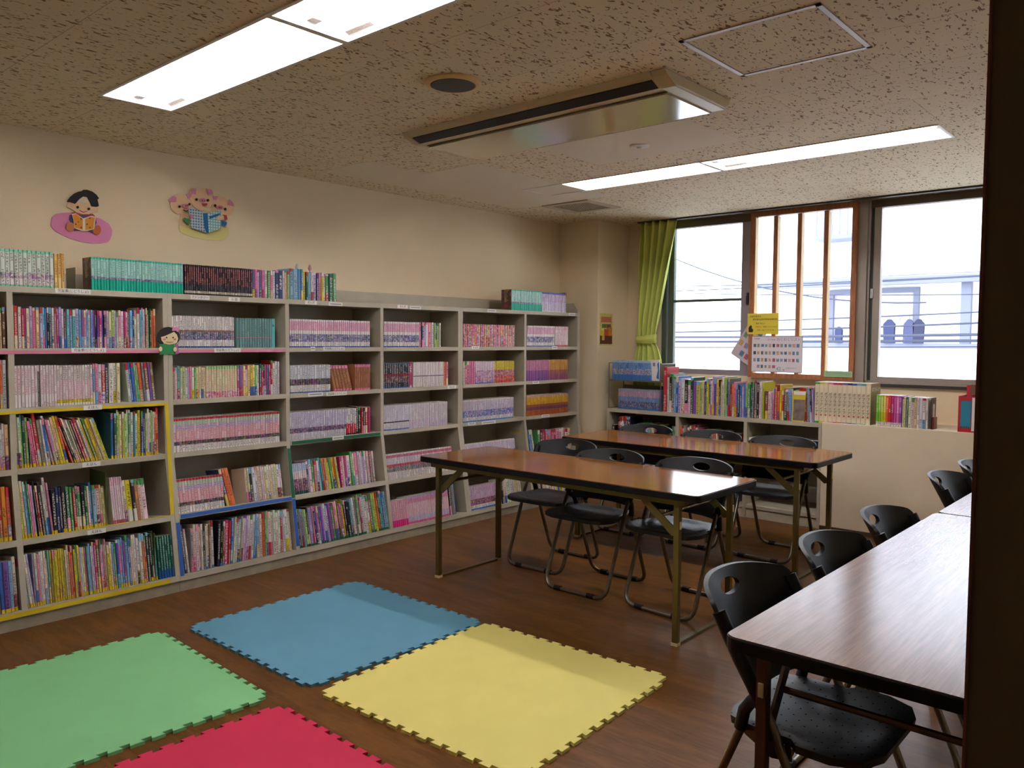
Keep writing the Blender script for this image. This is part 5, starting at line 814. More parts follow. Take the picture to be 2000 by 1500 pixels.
# spine designs: bands from the foot up (upper limit, paper colour, ink colour, style 0 plain .5 lettering 1 picture)
DES = {
 'aotori': ('white and green spined paperback with black titles', [(.04, (96, 190, 150), K, 0), (.22, WH, K, .5), (.36, WH, (120, 90, 130), 1), (.93, (206, 214, 200), K, .5), (1, (120, 200, 170), K, 0)], (110, 196, 160)),
 'yellowish': ('narrow yellow and orange spined paperback', [(.3, (226, 196, 130), K, .5), (1, (214, 170, 90), (110, 50, 30), .5)], (214, 170, 90)),
 'teal': ('teal and pale green spined paperback', [(.34, (14, 168, 140), (8, 110, 100), 0), (.41, (170, 170, 180), (90, 70, 120), 1), (.94, (166, 212, 200), (90, 130, 130), .5), (1, (60, 176, 158), K, 0)], (50, 176, 156)),
 'dark': ('black and maroon spined paperback', [(.05, K, K, 0), (.13, (196, 186, 160), K, .5), (.36, (24, 24, 34), (120, 110, 120), .5), (.93, (52, 14, 30), (200, 130, 120), .5), (1, K, K, 0)], (26, 18, 24)),
 'violetwhite': ('white and lilac spined paperback', [(.05, WH, K, 0), (.5, (206, 196, 214), (120, 100, 160), .5), (.9, (196, 176, 204), (110, 70, 140), .5), (1, (60, 90, 170), K, 0)], (200, 190, 210)),
 'bluebase': ('white comic with black title lettering and blue foot', [(.05, (30, 80, 150), K, 0), (.25, WH, (90, 80, 90), .5), (.49, (150, 150, 170), (30, 40, 90), 1), (.56, (150, 110, 90), K, .5), (1, WH, K, .5)], WH),
 'greyteal': ('grey green spined paperback', [(.33, (100, 142, 140), (60, 90, 100), .5), (.36, (190, 120, 130), K, 0), (1, (104, 146, 142), (50, 80, 90), .5)], (100, 142, 138)),
 'pinkwhite': ('white comic with pink title band', [(.045, (40, 90, 170), K, 0), (.2, WH, (120, 110, 120), .5), (.48, (170, 170, 190), (50, 54, 110), 1), (.6, WH, K, 0), (.93, (214, 170, 188), (196, 90, 130), .5), (1, WH, K, 0)], WH),
 'plainpink': ('white spined comic with fine pink lettering', [(.08, (200, 90, 110), K, .5), (.82, (220, 204, 206), (190, 110, 140), .5), (1, (216, 180, 190), (180, 70, 110), .5)], WH),
 'mixmanga': ('comic with a busy many coloured spine', [(1, (214, 170, 160), (190, 60, 70), 1)], WH),
 'whitepink': ('white children\'s book with pink lettering', [(.12, WH, (150, 90, 100), .5), (.3, WH, (200, 90, 130), 0), (.95, (222, 208, 206), (170, 90, 120), .5), (1, WH, K, 0)], WH),
 'whiteyel': ('white children\'s book with yellow number label', [(.06, WH, K, 0), (.15, (208, 190, 60), K, .5), (.62, (222, 206, 206), (190, 100, 140), .5), (1, (222, 210, 204), (70, 60, 70), .5)], WH),
 'pastel': ('pastel pink and green spined children\'s book', [(.2, (218, 196, 196), (180, 80, 110), 1), (.9, (206, 200, 160), (200, 100, 130), .5), (1, (150, 190, 130), K, 0)], (210, 200, 170)),
 'whitebrown': ('white comic with a dark picture band', [(.045, (50, 100, 170), K, 0), (.28, WH, (110, 100, 100), .5), (.5, (80, 50, 50), (50, 40, 60), 1), (1, (206, 206, 210), (90, 90, 110), .5)], WH),
 'orangepink': ('orange brown comic with pink foot and head', [(.07, (216, 110, 150), K, 0), (.9, (160, 104, 60), (100, 50, 30), .5), (1, (214, 120, 160), K, 0)], (170, 110, 70)),
 'darkred': ('black comic with dark red band', [(.05, (40, 90, 150), K, 0), (.22, (26, 30, 44), (150, 150, 160), .5), (.48, (120, 90, 90), (60, 30, 40), 1), (.58, (130, 24, 46), K, 0), (.95, (24, 32, 44), (190, 180, 170), .5), (1, (40, 90, 120), K, 0)], K),
 'plainwhite': ('plain white spined comic', [(.42, (224, 214, 210), (170, 150, 160), .5), (.46, (130, 110, 140), K, .5), (1, (226, 216, 212), (186, 170, 174), .5)], WH),
 'whitepic': ('white comic with a coloured picture spine', [(.04, (60, 110, 190), K, 0), (.6, (206, 180, 200), (160, 110, 160), 1), (1, (214, 200, 208), (180, 120, 160), .5)], WH),
 'yelpic': ('comic with yellow head and orange red foot', [(.3, (206, 90, 50), (190, 50, 40), 1), (.6, (200, 150, 160), (150, 60, 70), 1), (1, (206, 190, 50), (150, 120, 30), .5)], (200, 180, 60)),
 'purplepink': ('violet and pink spined comic', [(.5, (118, 76, 140), (180, 110, 150), .5), (1, (196, 130, 158), (130, 50, 100), .5)], (120, 80, 140)),
 'orangepurple': ('orange and violet spined comic', [(.3, (150, 90, 110), (100, 60, 120), .5), (.5, (170, 100, 60), (90, 50, 110), .5), (1, (196, 150, 60), (140, 70, 60), .5)], (170, 110, 70)),
 'redtop': ('white and pink comic with red head and numbered foot', [(.04, WH, K, 0), (.20, WH, (90, 80, 80), .5), (.31, (90, 50, 44), (60, 60, 60), 1), (.66, (216, 178, 184), (200, 70, 70), .5), (.8, (206, 176, 196), (60, 90, 170), .5), (.93, (190, 196, 176), (90, 170, 110), .5), (1, (178, 40, 50), K, 0)], WH),
 'purplewhite': ('white comic with small violet lettering', [(.25, (214, 208, 212), (110, 100, 130), .5), (.42, (140, 110, 140), (60, 44, 90), 1), (1, (206, 200, 214), (84, 80, 150), .5)], WH),
 'redbase': ('white comic with a red foot', [(.06, K, K, 0), (.42, (190, 30, 44), (230, 200, 200), .5), (1, (210, 206, 206), (40, 50, 80), .5)], WH),
 'whiteblue': ('plain white comic with pale blue foot', [(.05, (60, 120, 200), K, 0), (.3, WH, (120, 130, 160), .5), (.35, (60, 60, 80), K, .5), (1, (214, 212, 220), (150, 150, 180), .5)], WH),
 'lilacwhite': ('white and lilac spined comic', [(.35, (212, 202, 212), (170, 120, 170), .5), (1, (218, 210, 212), (160, 140, 170), .5)], WH),
 'whitebluepic': ('white comic with small blue picture', [(.06, (60, 130, 200), K, 0), (.22, WH, (120, 110, 130), .5), (.52, (180, 180, 206), (80, 90, 170), 1), (.95, (208, 200, 212), (150, 110, 150), .5), (1, WH, K, 0)], WH),
 'yellowbrown': ('yellow and brown spined comic', [(.28, (176, 96, 44), (120, 50, 30), .5), (.42, (110, 60, 100), (90, 40, 90), 0), (.55, (150, 84, 50), (90, 40, 40), 0), (.9, (208, 166, 40), (140, 80, 30), .5), (1, (190, 150, 150), K, 0)], (190, 130, 50)),
 'whitelilac': ('white book with lilac and dark mottled foot', [(.1, (20, 80, 60), K, 0), (.5, (150, 110, 130), (90, 40, 60), 1), (.75, WH, (190, 90, 120), .5), (1, (190, 196, 214), (70, 90, 160), .5)], WH),
 'magred': ('comic with red band, dotted white foot and pink head', [(.28, WH, (50, 46, 56), .5), (.5, (150, 130, 110), (90, 90, 110), 1), (.58, (200, 60, 80), K, 0), (.84, (210, 200, 206), (90, 80, 100), .5), (.95, (196, 110, 130), (120, 30, 50), .5), (1, WH, K, 0)], WH),
 'magbase': ('pale pink comic with a magenta foot', [(.25, (206, 40, 120), (150, 20, 90), 0), (1, (216, 170, 180), (190, 100, 130), .5)], WH),
 'pinkblue': ('pink and white comic with a blue or pink foot', [(.08, (214, 90, 140), K, 0), (.3, (206, 190, 206), (90, 130, 190), .5), (.75, (222, 196, 200), (200, 110, 140), .5), (.9, (214, 150, 176), (180, 60, 110), .5), (1, (190, 160, 200), K, 0)], WH),
 'purplepic': ('lilac comic with dark picture foot and blue line', [(.06, (50, 110, 190), K, 0), (.2, WH, K, .5), (.45, (150, 100, 130), (110, 40, 80), 1), (1, (204, 176, 200), (130, 70, 130), .5)], WH),
 'forest': ('dark green tall book with white lettering', [(.2, (30, 84, 150), (20, 60, 110), 0), (1, (18, 86, 72), (150, 190, 176), .5)], (18, 86, 72)),
 'blueart': ('blue and white spined comic on the upper wire tier', [(.3, (60, 116, 180), (40, 80, 150), 0), (.6, (196, 186, 190), (90, 110, 160), 1), (.9, (70, 126, 186), (190, 200, 214), .5), (1, (170, 190, 210), K, 0)], (110, 150, 196)),
 'bluegrey': ('grey blue comic on the lower wire tier', [(.1, (70, 110, 160), K, 0), (.4, (90, 110, 150), (60, 70, 110), 1), (.62, (120, 150, 190), (60, 80, 130), .5), (.9, (190, 160, 176), (130, 80, 120), .5), (1, (150, 156, 170), K, 0)], (120, 140, 176)),
 'encyclo': ('tall cream encyclopedia volume', [(.04, WH, K, 0), (.11, (222, 208, 178), K, 0), (1, (222, 208, 178), K, 0)], (222, 208, 178)),
 'rainbow': ('bright single colour book with white foot', [], WH),
}
RB = [(110, 190, 50), (140, 196, 50), (190, 200, 60), (216, 196, 40), (220, 90, 60), (196, 40, 50), (180, 30, 100), (186, 70, 150), (206, 110, 170), (150, 70, 160)]
EN = ['g', 'y', 'c', 'p', 'm', 'r', 'v', 'B', 'b', 's', 't', 'c']
ROWW = {'T': 'bookcase top', '1': 'top opening', '2': 'second opening', '3': 'middle opening', '4': 'fourth opening', '5': 'lowest opening'}
BAYW = ['leftmost bay', 'second bay from left', 'third bay from left', 'fourth bay from left', 'fifth bay from left', 'sixth bay from left', 'rightmost bay']
BAYT = ['at its left end', 'over the second bay', 'over the third bay', 'over the fourth bay', 'over the fifth bay', 'over the sixth bay', 'over the last bay']
CAB = {'Rt': '', 'Rl': '', 'W': 'on the window ledge shelf', 'C': 'inside the low bookcase', 'D': 'low inside the low bookcase'}
def jit(c, a=6): return tuple(max(0, min(255, v+R.uniform(-a, a))) for v in c)
def book_geo(T, h, d, segs, cover, off, paper=(206, 198, 180), rnd=.0042):
    V = []; F = []; C = []; I = []; U = []
    c = min(rnd, .32*T); prof = [(0, c), (T*.18, 0), (T*.82, 0), (T, c)]; z0 = 0
    def quad(ps, col, ink, st, uvs):
        n = len(V); V.extend(ps); F.append((n, n+1, n+2, n+3)); C.append((*lin(col), 1)); I.append((*lin(ink), st)); U.extend(uvs)
    for z1, col, ink, st in segs:
        a, b = z0*h, z1*h
        for (u0, e0), (u1, e1) in zip(prof, prof[1:]):
            quad([(u0, e0, a), (u1, e1, a), (u1, e1, b), (u0, e0, b)], col, ink, st, [(u0/T, a/T+off), (u1/T, a/T+off), (u1/T, b/T+off), (u0/T, b/T+off)])
        z0 = z1
    Z4 = [(0, off)]*4
    quad([(0, d, 0), (0, c, 0), (0, c, h), (0, d, h)], cover, cover, 0, Z4); quad([(T, c, 0), (T, d, 0), (T, d, h), (T, c, h)], cover, cover, 0, Z4)
    quad([(T, d, 0), (0, d, 0), (0, d, h), (T, d, h)], paper, paper, 0, Z4)
    quad([(0, c, h), (T, c, h), (T, d, h), (0, d, h)], paper, paper, 0, Z4); quad([(0, d, 0), (T, d, 0), (T, c, 0), (0, c, 0)], paper, paper, 0, Z4)
    e = .12*T
    quad([(0, c, h), (T*.18, 0, h), (T*.82, 0, h), (T, c, h)], cover, cover, 0, Z4)
    return V, F, C, I, U
def make_mesh(name, V, F, C, I, U):
    me = bpy.data.meshes.new(name); me.from_pydata(V, [], F); me.update()
    ca = me.color_attributes.new('col', 'FLOAT_COLOR', 'CORNER'); ci = me.color_attributes.new('ink', 'FLOAT_COLOR', 'CORNER'); uv = me.uv_layers.new(name='spine')
    ca.data.foreach_set('color', [x for c_ in C for _ in range(4) for x in c_]); ci.data.foreach_set('color', [x for c_ in I for _ in range(4) for x in c_])
    uv.data.foreach_set('uv', [x for p in U for x in p]); me.materials.append(M_BOOK); return me
BOOKS = []
TILT = math.atan(.1/.657)
F_ = 1577.1
cf = Vector((-.660743, .748665, -.054032))
for frame, row, bay, a0, a1, content, h, d, lean, hv in SETS:
    if frame == 'A':
        z = ZT[row][1] if row in ZT else (.4135 if row == '4' else .0895); xf = -4.293 if row in 'T123' else (xfront(z)-.006)
        if row in '12' and d > .25: d = .2
    else:
        z = {'Rt': 1.0265, 'Rl': .7785, 'W': .7775, 'C': .4605, 'D': .1005}[row]; xf = {'Rt': 5.915, 'Rl': 5.915, 'W': 5.91, 'C': 5.905, 'D': 5.905}[row]
        if row == 'W' and a0 > -2.2: z = .7875
    z += .0004
    n = len(content) if isinstance(content, str) else content[1]
    ang = math.radians(lean); wts = [R.uniform(.65, 1.35) if isinstance(content, str) else (R.uniform(.93, 1.07)) for _ in range(n)]
    tot = sum(wts); span = (a1-a0); u = a0
    for k in range(n):
        pitch = span*wts[k]/tot; T = max(.003, (pitch*math.cos(ang)-.0007)); hh = h+(R.uniform(-1, 1)*hv if hv else R.uniform(-.0008, .0008)); off = R.randrange(1, 400)*1.0
        if isinstance(content, str):
            base, nm = PAL[content[k]]; base = jit(base, 14); dark = sum(base) < 330
            ink = (214, 206, 190) if dark else R.choice([K, (150, 40, 60), (40, 60, 130), (90, 50, 50), K]); segs = []
            if d >= .17 and frame == 'A' and R.random() < .75:
                tb_ = {'1': (206, 176, 40), '2': (60, 110, 170), '3': (20, 96, 60)}.get(str(bay), (206, 176, 40)); zb_ = .07 if bay != 2 else .0
                if bay in (0, 1): segs.append((.075, jit(tb_), K, 0))
                elif bay == 3: segs.append((.06, jit(tb_), K, 0))
                elif bay == 2 and R.random() < .3: segs.append((.06, jit(tb_), K, 0))
            if R.random() < .35: segs.append((.3, jit(R.choice([PAL[q][0] for q in 'wcpsbyr'])), ink, R.choice([1, .5])))
            t1 = R.uniform(.82, .95); segs += [(t1, base, ink, .5), (1, base if R.random() < .6 else jit(R.choice([PAL[q][0] for q in 'wcprsg'])), ink, 0)]
            kind = 'picture book' if d >= .17 or row in 'W' else 'paperback'; desc = nm+' spined '+kind; des = None; cover = base
        else:
            des = content[0]; desc, segs, cover = DES[des]; nm = des
            if des == 'rainbow': q = RB[k % 10]; segs = [(.06, WH, K, 0), (.14, WH, K, .5), (.45, q, q, 0), (.95, tuple(min(255, v+14) for v in q), WH, .5), (1, q, q, 0)]; cover = q; desc = ['green', 'yellow green', 'lime', 'yellow', 'orange red', 'red', 'crimson', 'mauve', 'pink', 'violet'][k % 10]+' book with white foot'
            elif des == 'encyclo': q = PAL[EN[k]][0]; segs = [(.05, q, q, 0), (.95, (222, 208, 178), K, 0), (1, q, q, 0)]; desc = 'tall cream encyclopedia volume with '+PAL[EN[k]][1]+' head and foot'
            elif des == 'mixmanga': segs = [(.5, jit((206, 160, 160), 30), jit((180, 80, 80), 60), 1), (1, jit((206, 160, 150), 30), jit((170, 60, 90), 60), 1)]
            else:
                dv = R.uniform(-5, 5); segs = [(z1, tuple(max(0, min(255, v+dv)) for v in c_), jit(i_, 26) if st > .6 else (jit(i_, 12) if st else i_), st) for z1, c_, i_, st in segs]
        V, F, C, I, U = book_geo(T, hh, d, segs, cover, off)
        if frame == 'A' and row == 'T' and ((bay == 1 and k == 0 and des == 'teal') or (bay == 5 and k == 0)):
            C[len(segs)*3] = (*lin((112, 70, 44)), 1); I[len(segs)*3] = (*lin((90, 50, 36)), 1); U[len(segs)*12:len(segs)*12+4] = [(0, 50), (2.2, 50), (2.2, 53.4), (0, 53.4)]
        if des == 'encyclo' and k == n-1: C[len(segs)*3+1] = (*lin((134, 108, 60)), 1)
        # place: lean in the shelf plane, tilt back on the sloping rows
        ca, sa = math.cos(ang), math.sin(ang); dj = R.uniform(0, .004) if not isinstance(content, str) else R.uniform(0, .010)
        P = []
        for (uu, dd, zz) in V:
            if lean >= 0: u1 = (uu-T)*ca+zz*sa+T*1.0; z1 = -(uu-T)*sa+zz*ca
            else: u1 = uu*ca+zz*sa; z1 = -uu*sa+zz*ca
            if frame == 'A' and row in '45':
                ct, s_t = math.cos(TILT), math.sin(TILT); d1, z2 = (dd)*ct+z1*s_t, z1*ct-dd*s_t
            else: d1, z2 = dd, z1
            P.append((xf-d1-dj, u+u1, z+z2) if frame == 'A' else (u+u1, xf+d1+dj, z+z2))
        if frame == 'A': F = [f[::-1] for f in F] if False else F
        c0 = P[0]; cen = Vector((sum(p[0] for p in P)/len(P), sum(p[1] for p in P)/len(P), sum(p[2] for p in P)/len(P)))
        vec = cen-Vector((0, 0, 1.37)); dep = vec.dot(cf); px = 1000+F_*vec.dot(Vector((.749541, .661933, .005761)))/dep
        nrm = Vector((1, 0, 0)) if frame == 'A' else Vector((0, -1, 0)); area = T*hh*abs(vec.dot(nrm))*F_*F_/dep**3
        if px < 6: area *= .02
        if (row in '45' and bay >= 4 and frame == 'A') or row in 'CD': area *= .15
        BOOKS.append(dict(row=row, bay=bay, frame=frame, V=P, F=F, C=C, I=I, U=U, des=des, desc=desc, nm=nm, area=area, pos=u, c=c0, T=T, h=hh))
        u += pitch
# ordinals and neighbours inside each opening
ORD = ['first', 'second', 'third', 'fourth', 'fifth', 'sixth', 'seventh', 'eighth', 'ninth', 'tenth', 'eleventh', 'twelfth', 'thirteenth', 'fourteenth', 'fifteenth', 'sixteenth', 'seventeenth', 'eighteenth', 'nineteenth']
def ordinal(k):
    if k < 19: return ORD[k]
    return ['twenti', 'thirti', 'forti', 'fifti', 'sixti', 'seventi', 'eighti', 'nineti'][(k+1)//10-2]+'eth' if (k+1) % 10 == 0 else ['twenty', 'thirty', 'forty', 'fifty', 'sixty', 'seventy', 'eighty', 'ninety'][(k+1)//10-2]+'-'+ORD[k % 10]
groups = {}
for b in BOOKS: groups.setdefault((b['frame'], b['row'], b['bay']), []).append(b)
for g in groups.values():
    g.sort(key=lambda b: b['pos'])
    for i, b in enumerate(g):
        b['i'] = i; b['prev'] = g[i-1] if i else None; b['next'] = g[i+1] if i < len(g)-1 else None
BOOKS.sort(key=lambda b: -b['area'])
solo = BOOKS[:300]; rest = BOOKS[300:]
used = {}
def where(b):
    if b['frame'] == 'A': return ', '+ROWW[b['row']]+', '+BAYW[b['bay']]
    return CAB[b['row']]
def colour_of(b): return b['nm'] if not b['des'] else {'rainbow': 'bright', 'encyclo': 'encyclopedia'}.get(b['des'], 'comic')
for b in solo:
    if b['des'] and b['des'] not in ('rainbow', 'encyclo'): b['label'] = (b['desc']+' '+where(b)).strip().replace(' ,', ',')
    else: b['label'] = (b['desc']+' '+where(b)).strip().replace(' ,', ',')
cnt = {}
for b in solo: cnt[b['label']] = cnt.get(b['label'], 0)+1
import collections
for b in solo:
    same_series = b['des'] and b['des'] not in ('rainbow', 'encyclo')
    if same_series: continue
    if cnt[b['label']] > 1 or b['frame'] == 'A':
        same = [q for q in groups[(b['frame'], b['row'], b['bay'])] if q['desc'] == b['desc']]; rk = same.index(b)
        b['label'] = (('only '+b['desc']) if len(same) == 1 else ordinal(rk)+' '+b['desc']+' from left')+(where(b) if b['frame'] == 'A' else ', '+where(b))
    b['label'] = ' '.join(b['label'].split()[:16])
def series_name(b):
    return {'A': 'bookcase', 'B': 'window side'}[b['frame']]
for b in solo:
    loc = b['c']; me = make_mesh('book', [(p[0]-loc[0], p[1]-loc[1], p[2]-loc[2]) for p in b['V']], b['F'], b['C'], b['I'], b['U'])
    o = bpy.data.objects.new('book', me); COL.objects.link(o); o.location = loc
    grp = (b['desc'] if b['des'] and b['des'] not in ('rainbow', 'encyclo') else 'mixed books')+' '+(where(b).strip(', ') or 'on the wire rack')
    tag(o, b['label'], 'book', grp)
V = []; F = []; C = []; I = []; U = []
for b in rest:
    n = len(V); V += b['V']; F += [tuple(i+n for i in f) for f in b['F']]; C += b['C']; I += b['I']; U += b['U']
o = bpy.data.objects.new('books', make_mesh('books', V, F, C, I, U)); COL.objects.link(o)
tag(o, 'the many smaller comics and books filling the rest of the shelves', 'book', None, 'stuff')
# titles on the encyclopedia set
ti = 0
for b in sorted([q for q in BOOKS if q['des'] == 'encyclo'], key=lambda q: q['pos']):
    x = b['pos']+b['T']/2; ps = [o for o in COL.objects if o.name.startswith('book') and abs(o.location.x-b['c'][0]) < 1e-5 and abs(o.location.z-b['c'][2]) < 1e-5 and abs(o.location.y-b['c'][1]) < 1e-5]
    par = ps[0] if ps else None
    s_ = '\n'.join('ポプラディア')
    t_ = text('title', s_, .026, M_INK, facing_y(x, 5.9085, b['c'][2]+.165), None, .0002, fit=.022)
    zc = sum(v.co.z if False else v.co.y for v in t_.data.vertices)/max(1, len(t_.data.vertices))
    for v in t_.data.vertices: v.co.y -= zc
    if par: t_.parent = par; t_.matrix_parent_inverse = Matrix.Translation(par.location).inverted()
    if ti == 11:
        t2 = text('cover_title', 'ポプラディア', .034, M_PAPER, facing_x(b['pos']+b['T']+.0012, 6.02, b['c'][2]+.255), None, .0004, fit=.17)
        if par: t2.parent = par; t2.matrix_parent_inverse = Matrix.Translation(par.location).inverted()
    vs = [(x+a, 5.9088, b['c'][2]+.062+c_) for a, c_ in [(.007*math.cos(2*PI*k/12), .007*math.sin(2*PI*k/12)) for k in range(12)]]
    o = MB().add(vs, [tuple(range(12))]).build('red_dot', mat('series_red', (196, 90, 84), .6))
    md = o.modifiers.new('t', 'SOLIDIFY'); md.thickness = .0004
    if par: o.parent = par; o.matrix_parent_inverse = Matrix.Translation(par.location).inverted()
    ti += 1
# ---------------------------------------------------------------- paper cut-outs on the wall and bookcase
PC = {'pink': (216, 134, 172), 'blue': (70, 80, 130), 'red': (170, 60, 70), 'darkgrey': (90, 70, 80), 'skin': (226, 188, 146), 'skin2': (226, 204, 156), 'black': (30, 26, 24), 'cream': (222, 206, 180), 'tan': (190, 120, 72), 'orange': (186, 92, 44),
      'orange2': (214, 140, 36), 'brown': (110, 56, 40), 'paleyellow': (220, 208, 132), 'pink2': (206, 120, 150), 'green': (36, 130, 72), 'blue2': (24, 96, 150), 'checkpale': (176, 196, 200), 'checkteal': (120, 176, 178), 'violet': (170, 92, 150)}
def check_mat(name, a, b, sc):
    m = mat(name, a, .7); nt = m.node_tree; t = nt.nodes.new('ShaderNodeTexCoord'); v = nt.nodes.new('ShaderNodeTexVoronoi'); v.inputs['Randomness'].default_value = 0; v.inputs['Scale'].default_value = sc
    nt.links.new(t.outputs['Object'], v.inputs['Vector']); l = nt.nodes.new('ShaderNodeMath'); l.operation = 'LESS_THAN'; l.inputs[1].default_value = .34; nt.links.new(v.outputs['Distance'], l.inputs[0])
    mx = nt.nodes.new('ShaderNodeMix'); mx.data_type = 'RGBA'; mx.inputs['A'].default_value = (*lin(a), 1); mx.inputs['B'].default_value = (*lin(b), 1); nt.links.new(l.outputs[0], mx.inputs['Factor'])
    nt.links.new(mx.outputs['Result'], nt.nodes['Principled BSDF'].inputs['Base Color']); return m
check_mat('paper_checkpale', PC['checkpale'], (96, 116, 150), 62); check_mat('paper_checkteal', PC['checkteal'], (206, 214, 214), 62)
def cutout(name, data, x0, label, cat):
    ys_ = [p[0] for _, q in data for p in q]; zs_ = [p[1] for _, q in data for p in q]; cy, cz_ = sum(ys_)/len(ys_), min(zs_)
    e = empty(name, (x0, cy, cz_), 0, label, cat); x = .0005
    for i, (nm, pts) in enumerate(data):
        part, colr = nm.split(':'); th = .004 if i == 0 else .0016
        mb = MB().prism([(p[0]-cy, p[1]-cz_) for p in pts], 'x', x if i else .0, x+th)
        mb.build(part, mat('paper_'+colr, PC[colr], .75), e); 
        if i in (0,): x += .004
        else: x += .0009
    return e
cutout('wall_decoration', BOY, -4.5995, 'paper cut-out of a boy reading an orange book on a pink cushion', 'wall decoration')
cutout('wall_decoration', PIGS, -4.5995, 'paper cut-out of three piglets reading a checked blue book', 'wall decoration')
cutout('shelf_decoration', GIRL, -4.2825, 'paper cut-out girl in green with pink bow on the bookcase upright', 'shelf decoration')

# ---------------------------------------------------------------- poster on the corner pillar
e = empty('poster', (-4.1698, 6.0, 1.33), 0, 'small yellow and brown picture poster on the side of the corner pillar', 'poster')
PP = [('sheet', -.105, 0, .095, .285, (206, 190, 110), .0006), ('lower_panel', -.10, .012, .09, .09, (96, 48, 30), .0012), ('title_block', -.085, .205, .075, .255, (190, 110, 84), .0012), ('picture_frame', -.07, .155, -.005, .19, (90, 120, 60), .0012),
      ('picture_frame', .0, .15, .07, .19, (120, 84, 80), .0012), ('figure', -.035, .085, .03, .145, (190, 80, 36), .0016), ('figure', .03, .085, .085, .16, (200, 130, 20), .0014), ('figure', -.095, .085, -.04, .125, (206, 186, 50), .0018), ('card', -.07, .045, -.03, .09, (206, 160, 80), .0018)]
for nm, a, b, c_, d_, rgb, t_ in PP:
    MB().box((0, a, b), (t_, c_, d_)).build(nm, mat('poster_%d_%d_%d' % rgb, rgb, .6, noise=(60, .25)), e)

# ---------------------------------------------------------------- notices on the window
M_YEL = mat('yellow_laminated_sheet', (226, 206, 74), .3); 
e = empty('notice', (-2.82, 6.264, 1.432), 0, 'yellow laminated notice with black Japanese writing on the wooden bars', 'notice')
MB().box((-.132, -.0012, 0), (.132, 0, .168)).build('sheet', M_YEL, e)
def wtext(s, x, z, size, m, fit=None, parent=None, nm='lettering'):
    return text(nm, s, size, m, facing_y(parent.location.x+x, parent.location.y-.0016, parent.location.z+z), parent, .0002, fit, 'LEFT')
bpy.context.view_layer.update()
M_RED = mat('red_ink', (196, 70, 40), .7)
wtext('公益社団法人', -.115, .143, .018, M_INK, .10, e); wtext('東京都北区科学技術振興財団', -.085, .118, .017, M_INK, .205, e)
wtext('理事  有志より', -.06, .085, .013, M_INK, .10, e); wtext('図書の本', -.06, .058, .013, M_RED, .05, e); wtext('を寄贈してくださいました', .0, .058, .012, M_INK, .12, e)
wtext('大切に、読んでくださいね。', -.05, .032, .012, M_INK, .16, e)
MB().prism([(-.12, .015), (-.085, .015), (-.08, .035), (-.095, .05), (-.092, .062), (-.10, .072), (-.112, .066), (-.122, .05)], 'y', -.0018, -.0012).build('printed_figure', mat('dark_brown_print', (60, 40, 36), .7), e)
e = empty('notice', (-2.70, 6.264, 1.125), 0, 'white picture list poster of forty-two books taped to the window bars', 'notice')
MB().box((-.212, -.0012, 0), (.212, 0, .29)).build('sheet', mat('translucent_white_paper', (222, 214, 222), .6), e)
framebox(-.212, .212, 0, .29, .004, -.002, -.0012, mat('green_grey_border', (120, 140, 130), .5), 'border', e)
bpy.context.view_layer.update()
M_LIL = mat('lilac_ink', (150, 110, 170), .7); wtext('わくわくリスト', .0, .262, .030, M_LIL, .19, e); wtext('科学読物', -.19, .268, .012, M_INK, .09, e); wtext('おすすめ本', -.075, .262, .014, M_RED, .06, e)
wtext('42', .0, .028, .040, mat('teal_ink', (80, 150, 150), .7), None, e); wtext('冊', .055, .020, .014, M_INK, None, e); wtext('の本をよもう', .08, .035, .014, M_RED, .11, e)
TH = [(90, 110, 120), (130, 150, 120), (190, 150, 140), (90, 130, 160), (60, 60, 80), (200, 160, 110), (170, 90, 110), (110, 150, 160), (150, 140, 170)]
k = 0
for r_, zz in enumerate((.215, .155, .098, .045)):
    for c_ in range(12):
        if r_ == 3 and (c_ < 1 or c_ > 5): continue
        xx = -.195+c_*.0325; w_ = R.uniform(.018, .024); hh = R.uniform(.022, .028)
        MB().box((xx, -.0018, zz-hh/2), (xx+w_, -.0012, zz+hh/2)).build('book_picture', mat('thumb_%d' % (k % 9), TH[k % 9], .7, noise=(80, .3)), e); k += R.choice([1, 2, 4])
e = empty('notice', (-3.02, 6.325, 1.24), 0, 'tilted white sheet of cover pictures hanging left of the list poster', 'notice'); 
hd = MB().box((-.06, -.001, .0), (.12, 0, .335)).build('sheet', mat('lilac_white_paper', (206, 190, 200), .6), e)
hd.rotation_euler = (0, math.radians(32), 0); hd.location = (-.055, 0, -.0)
for r_ in range(4):
    for c_ in range(3):
        if (r_*3+c_) in (0, 7): continue
        q = MB().box((-.045+c_*.052, -.0018, .03+r_*.075), (-.010+c_*.052, -.001, .075+r_*.075)).build('cover_picture', mat('thumb_%d' % ((r_*5+c_*3) % 9), TH[(r_*5+c_*3) % 9], .7, noise=(80, .3)), hd)
hd2 = None
e = empty('notice', (-2.21, 6.264, 1.105), 0, 'narrow pale green slip taped at the foot of the wooden bars', 'notice')
MB().box((-.105, -.0012, 0), (.105, 0, .045)).build('slip', mat('pale_green_paper', (160, 196, 150), .6), e)
for zz in (.012, .022, .032): MB().box((-.095, -.0016, zz-.0015), (.095, -.0012, zz+.0015)).build('printed_line', mat('grey_green_print', (100, 130, 100), .7), e)

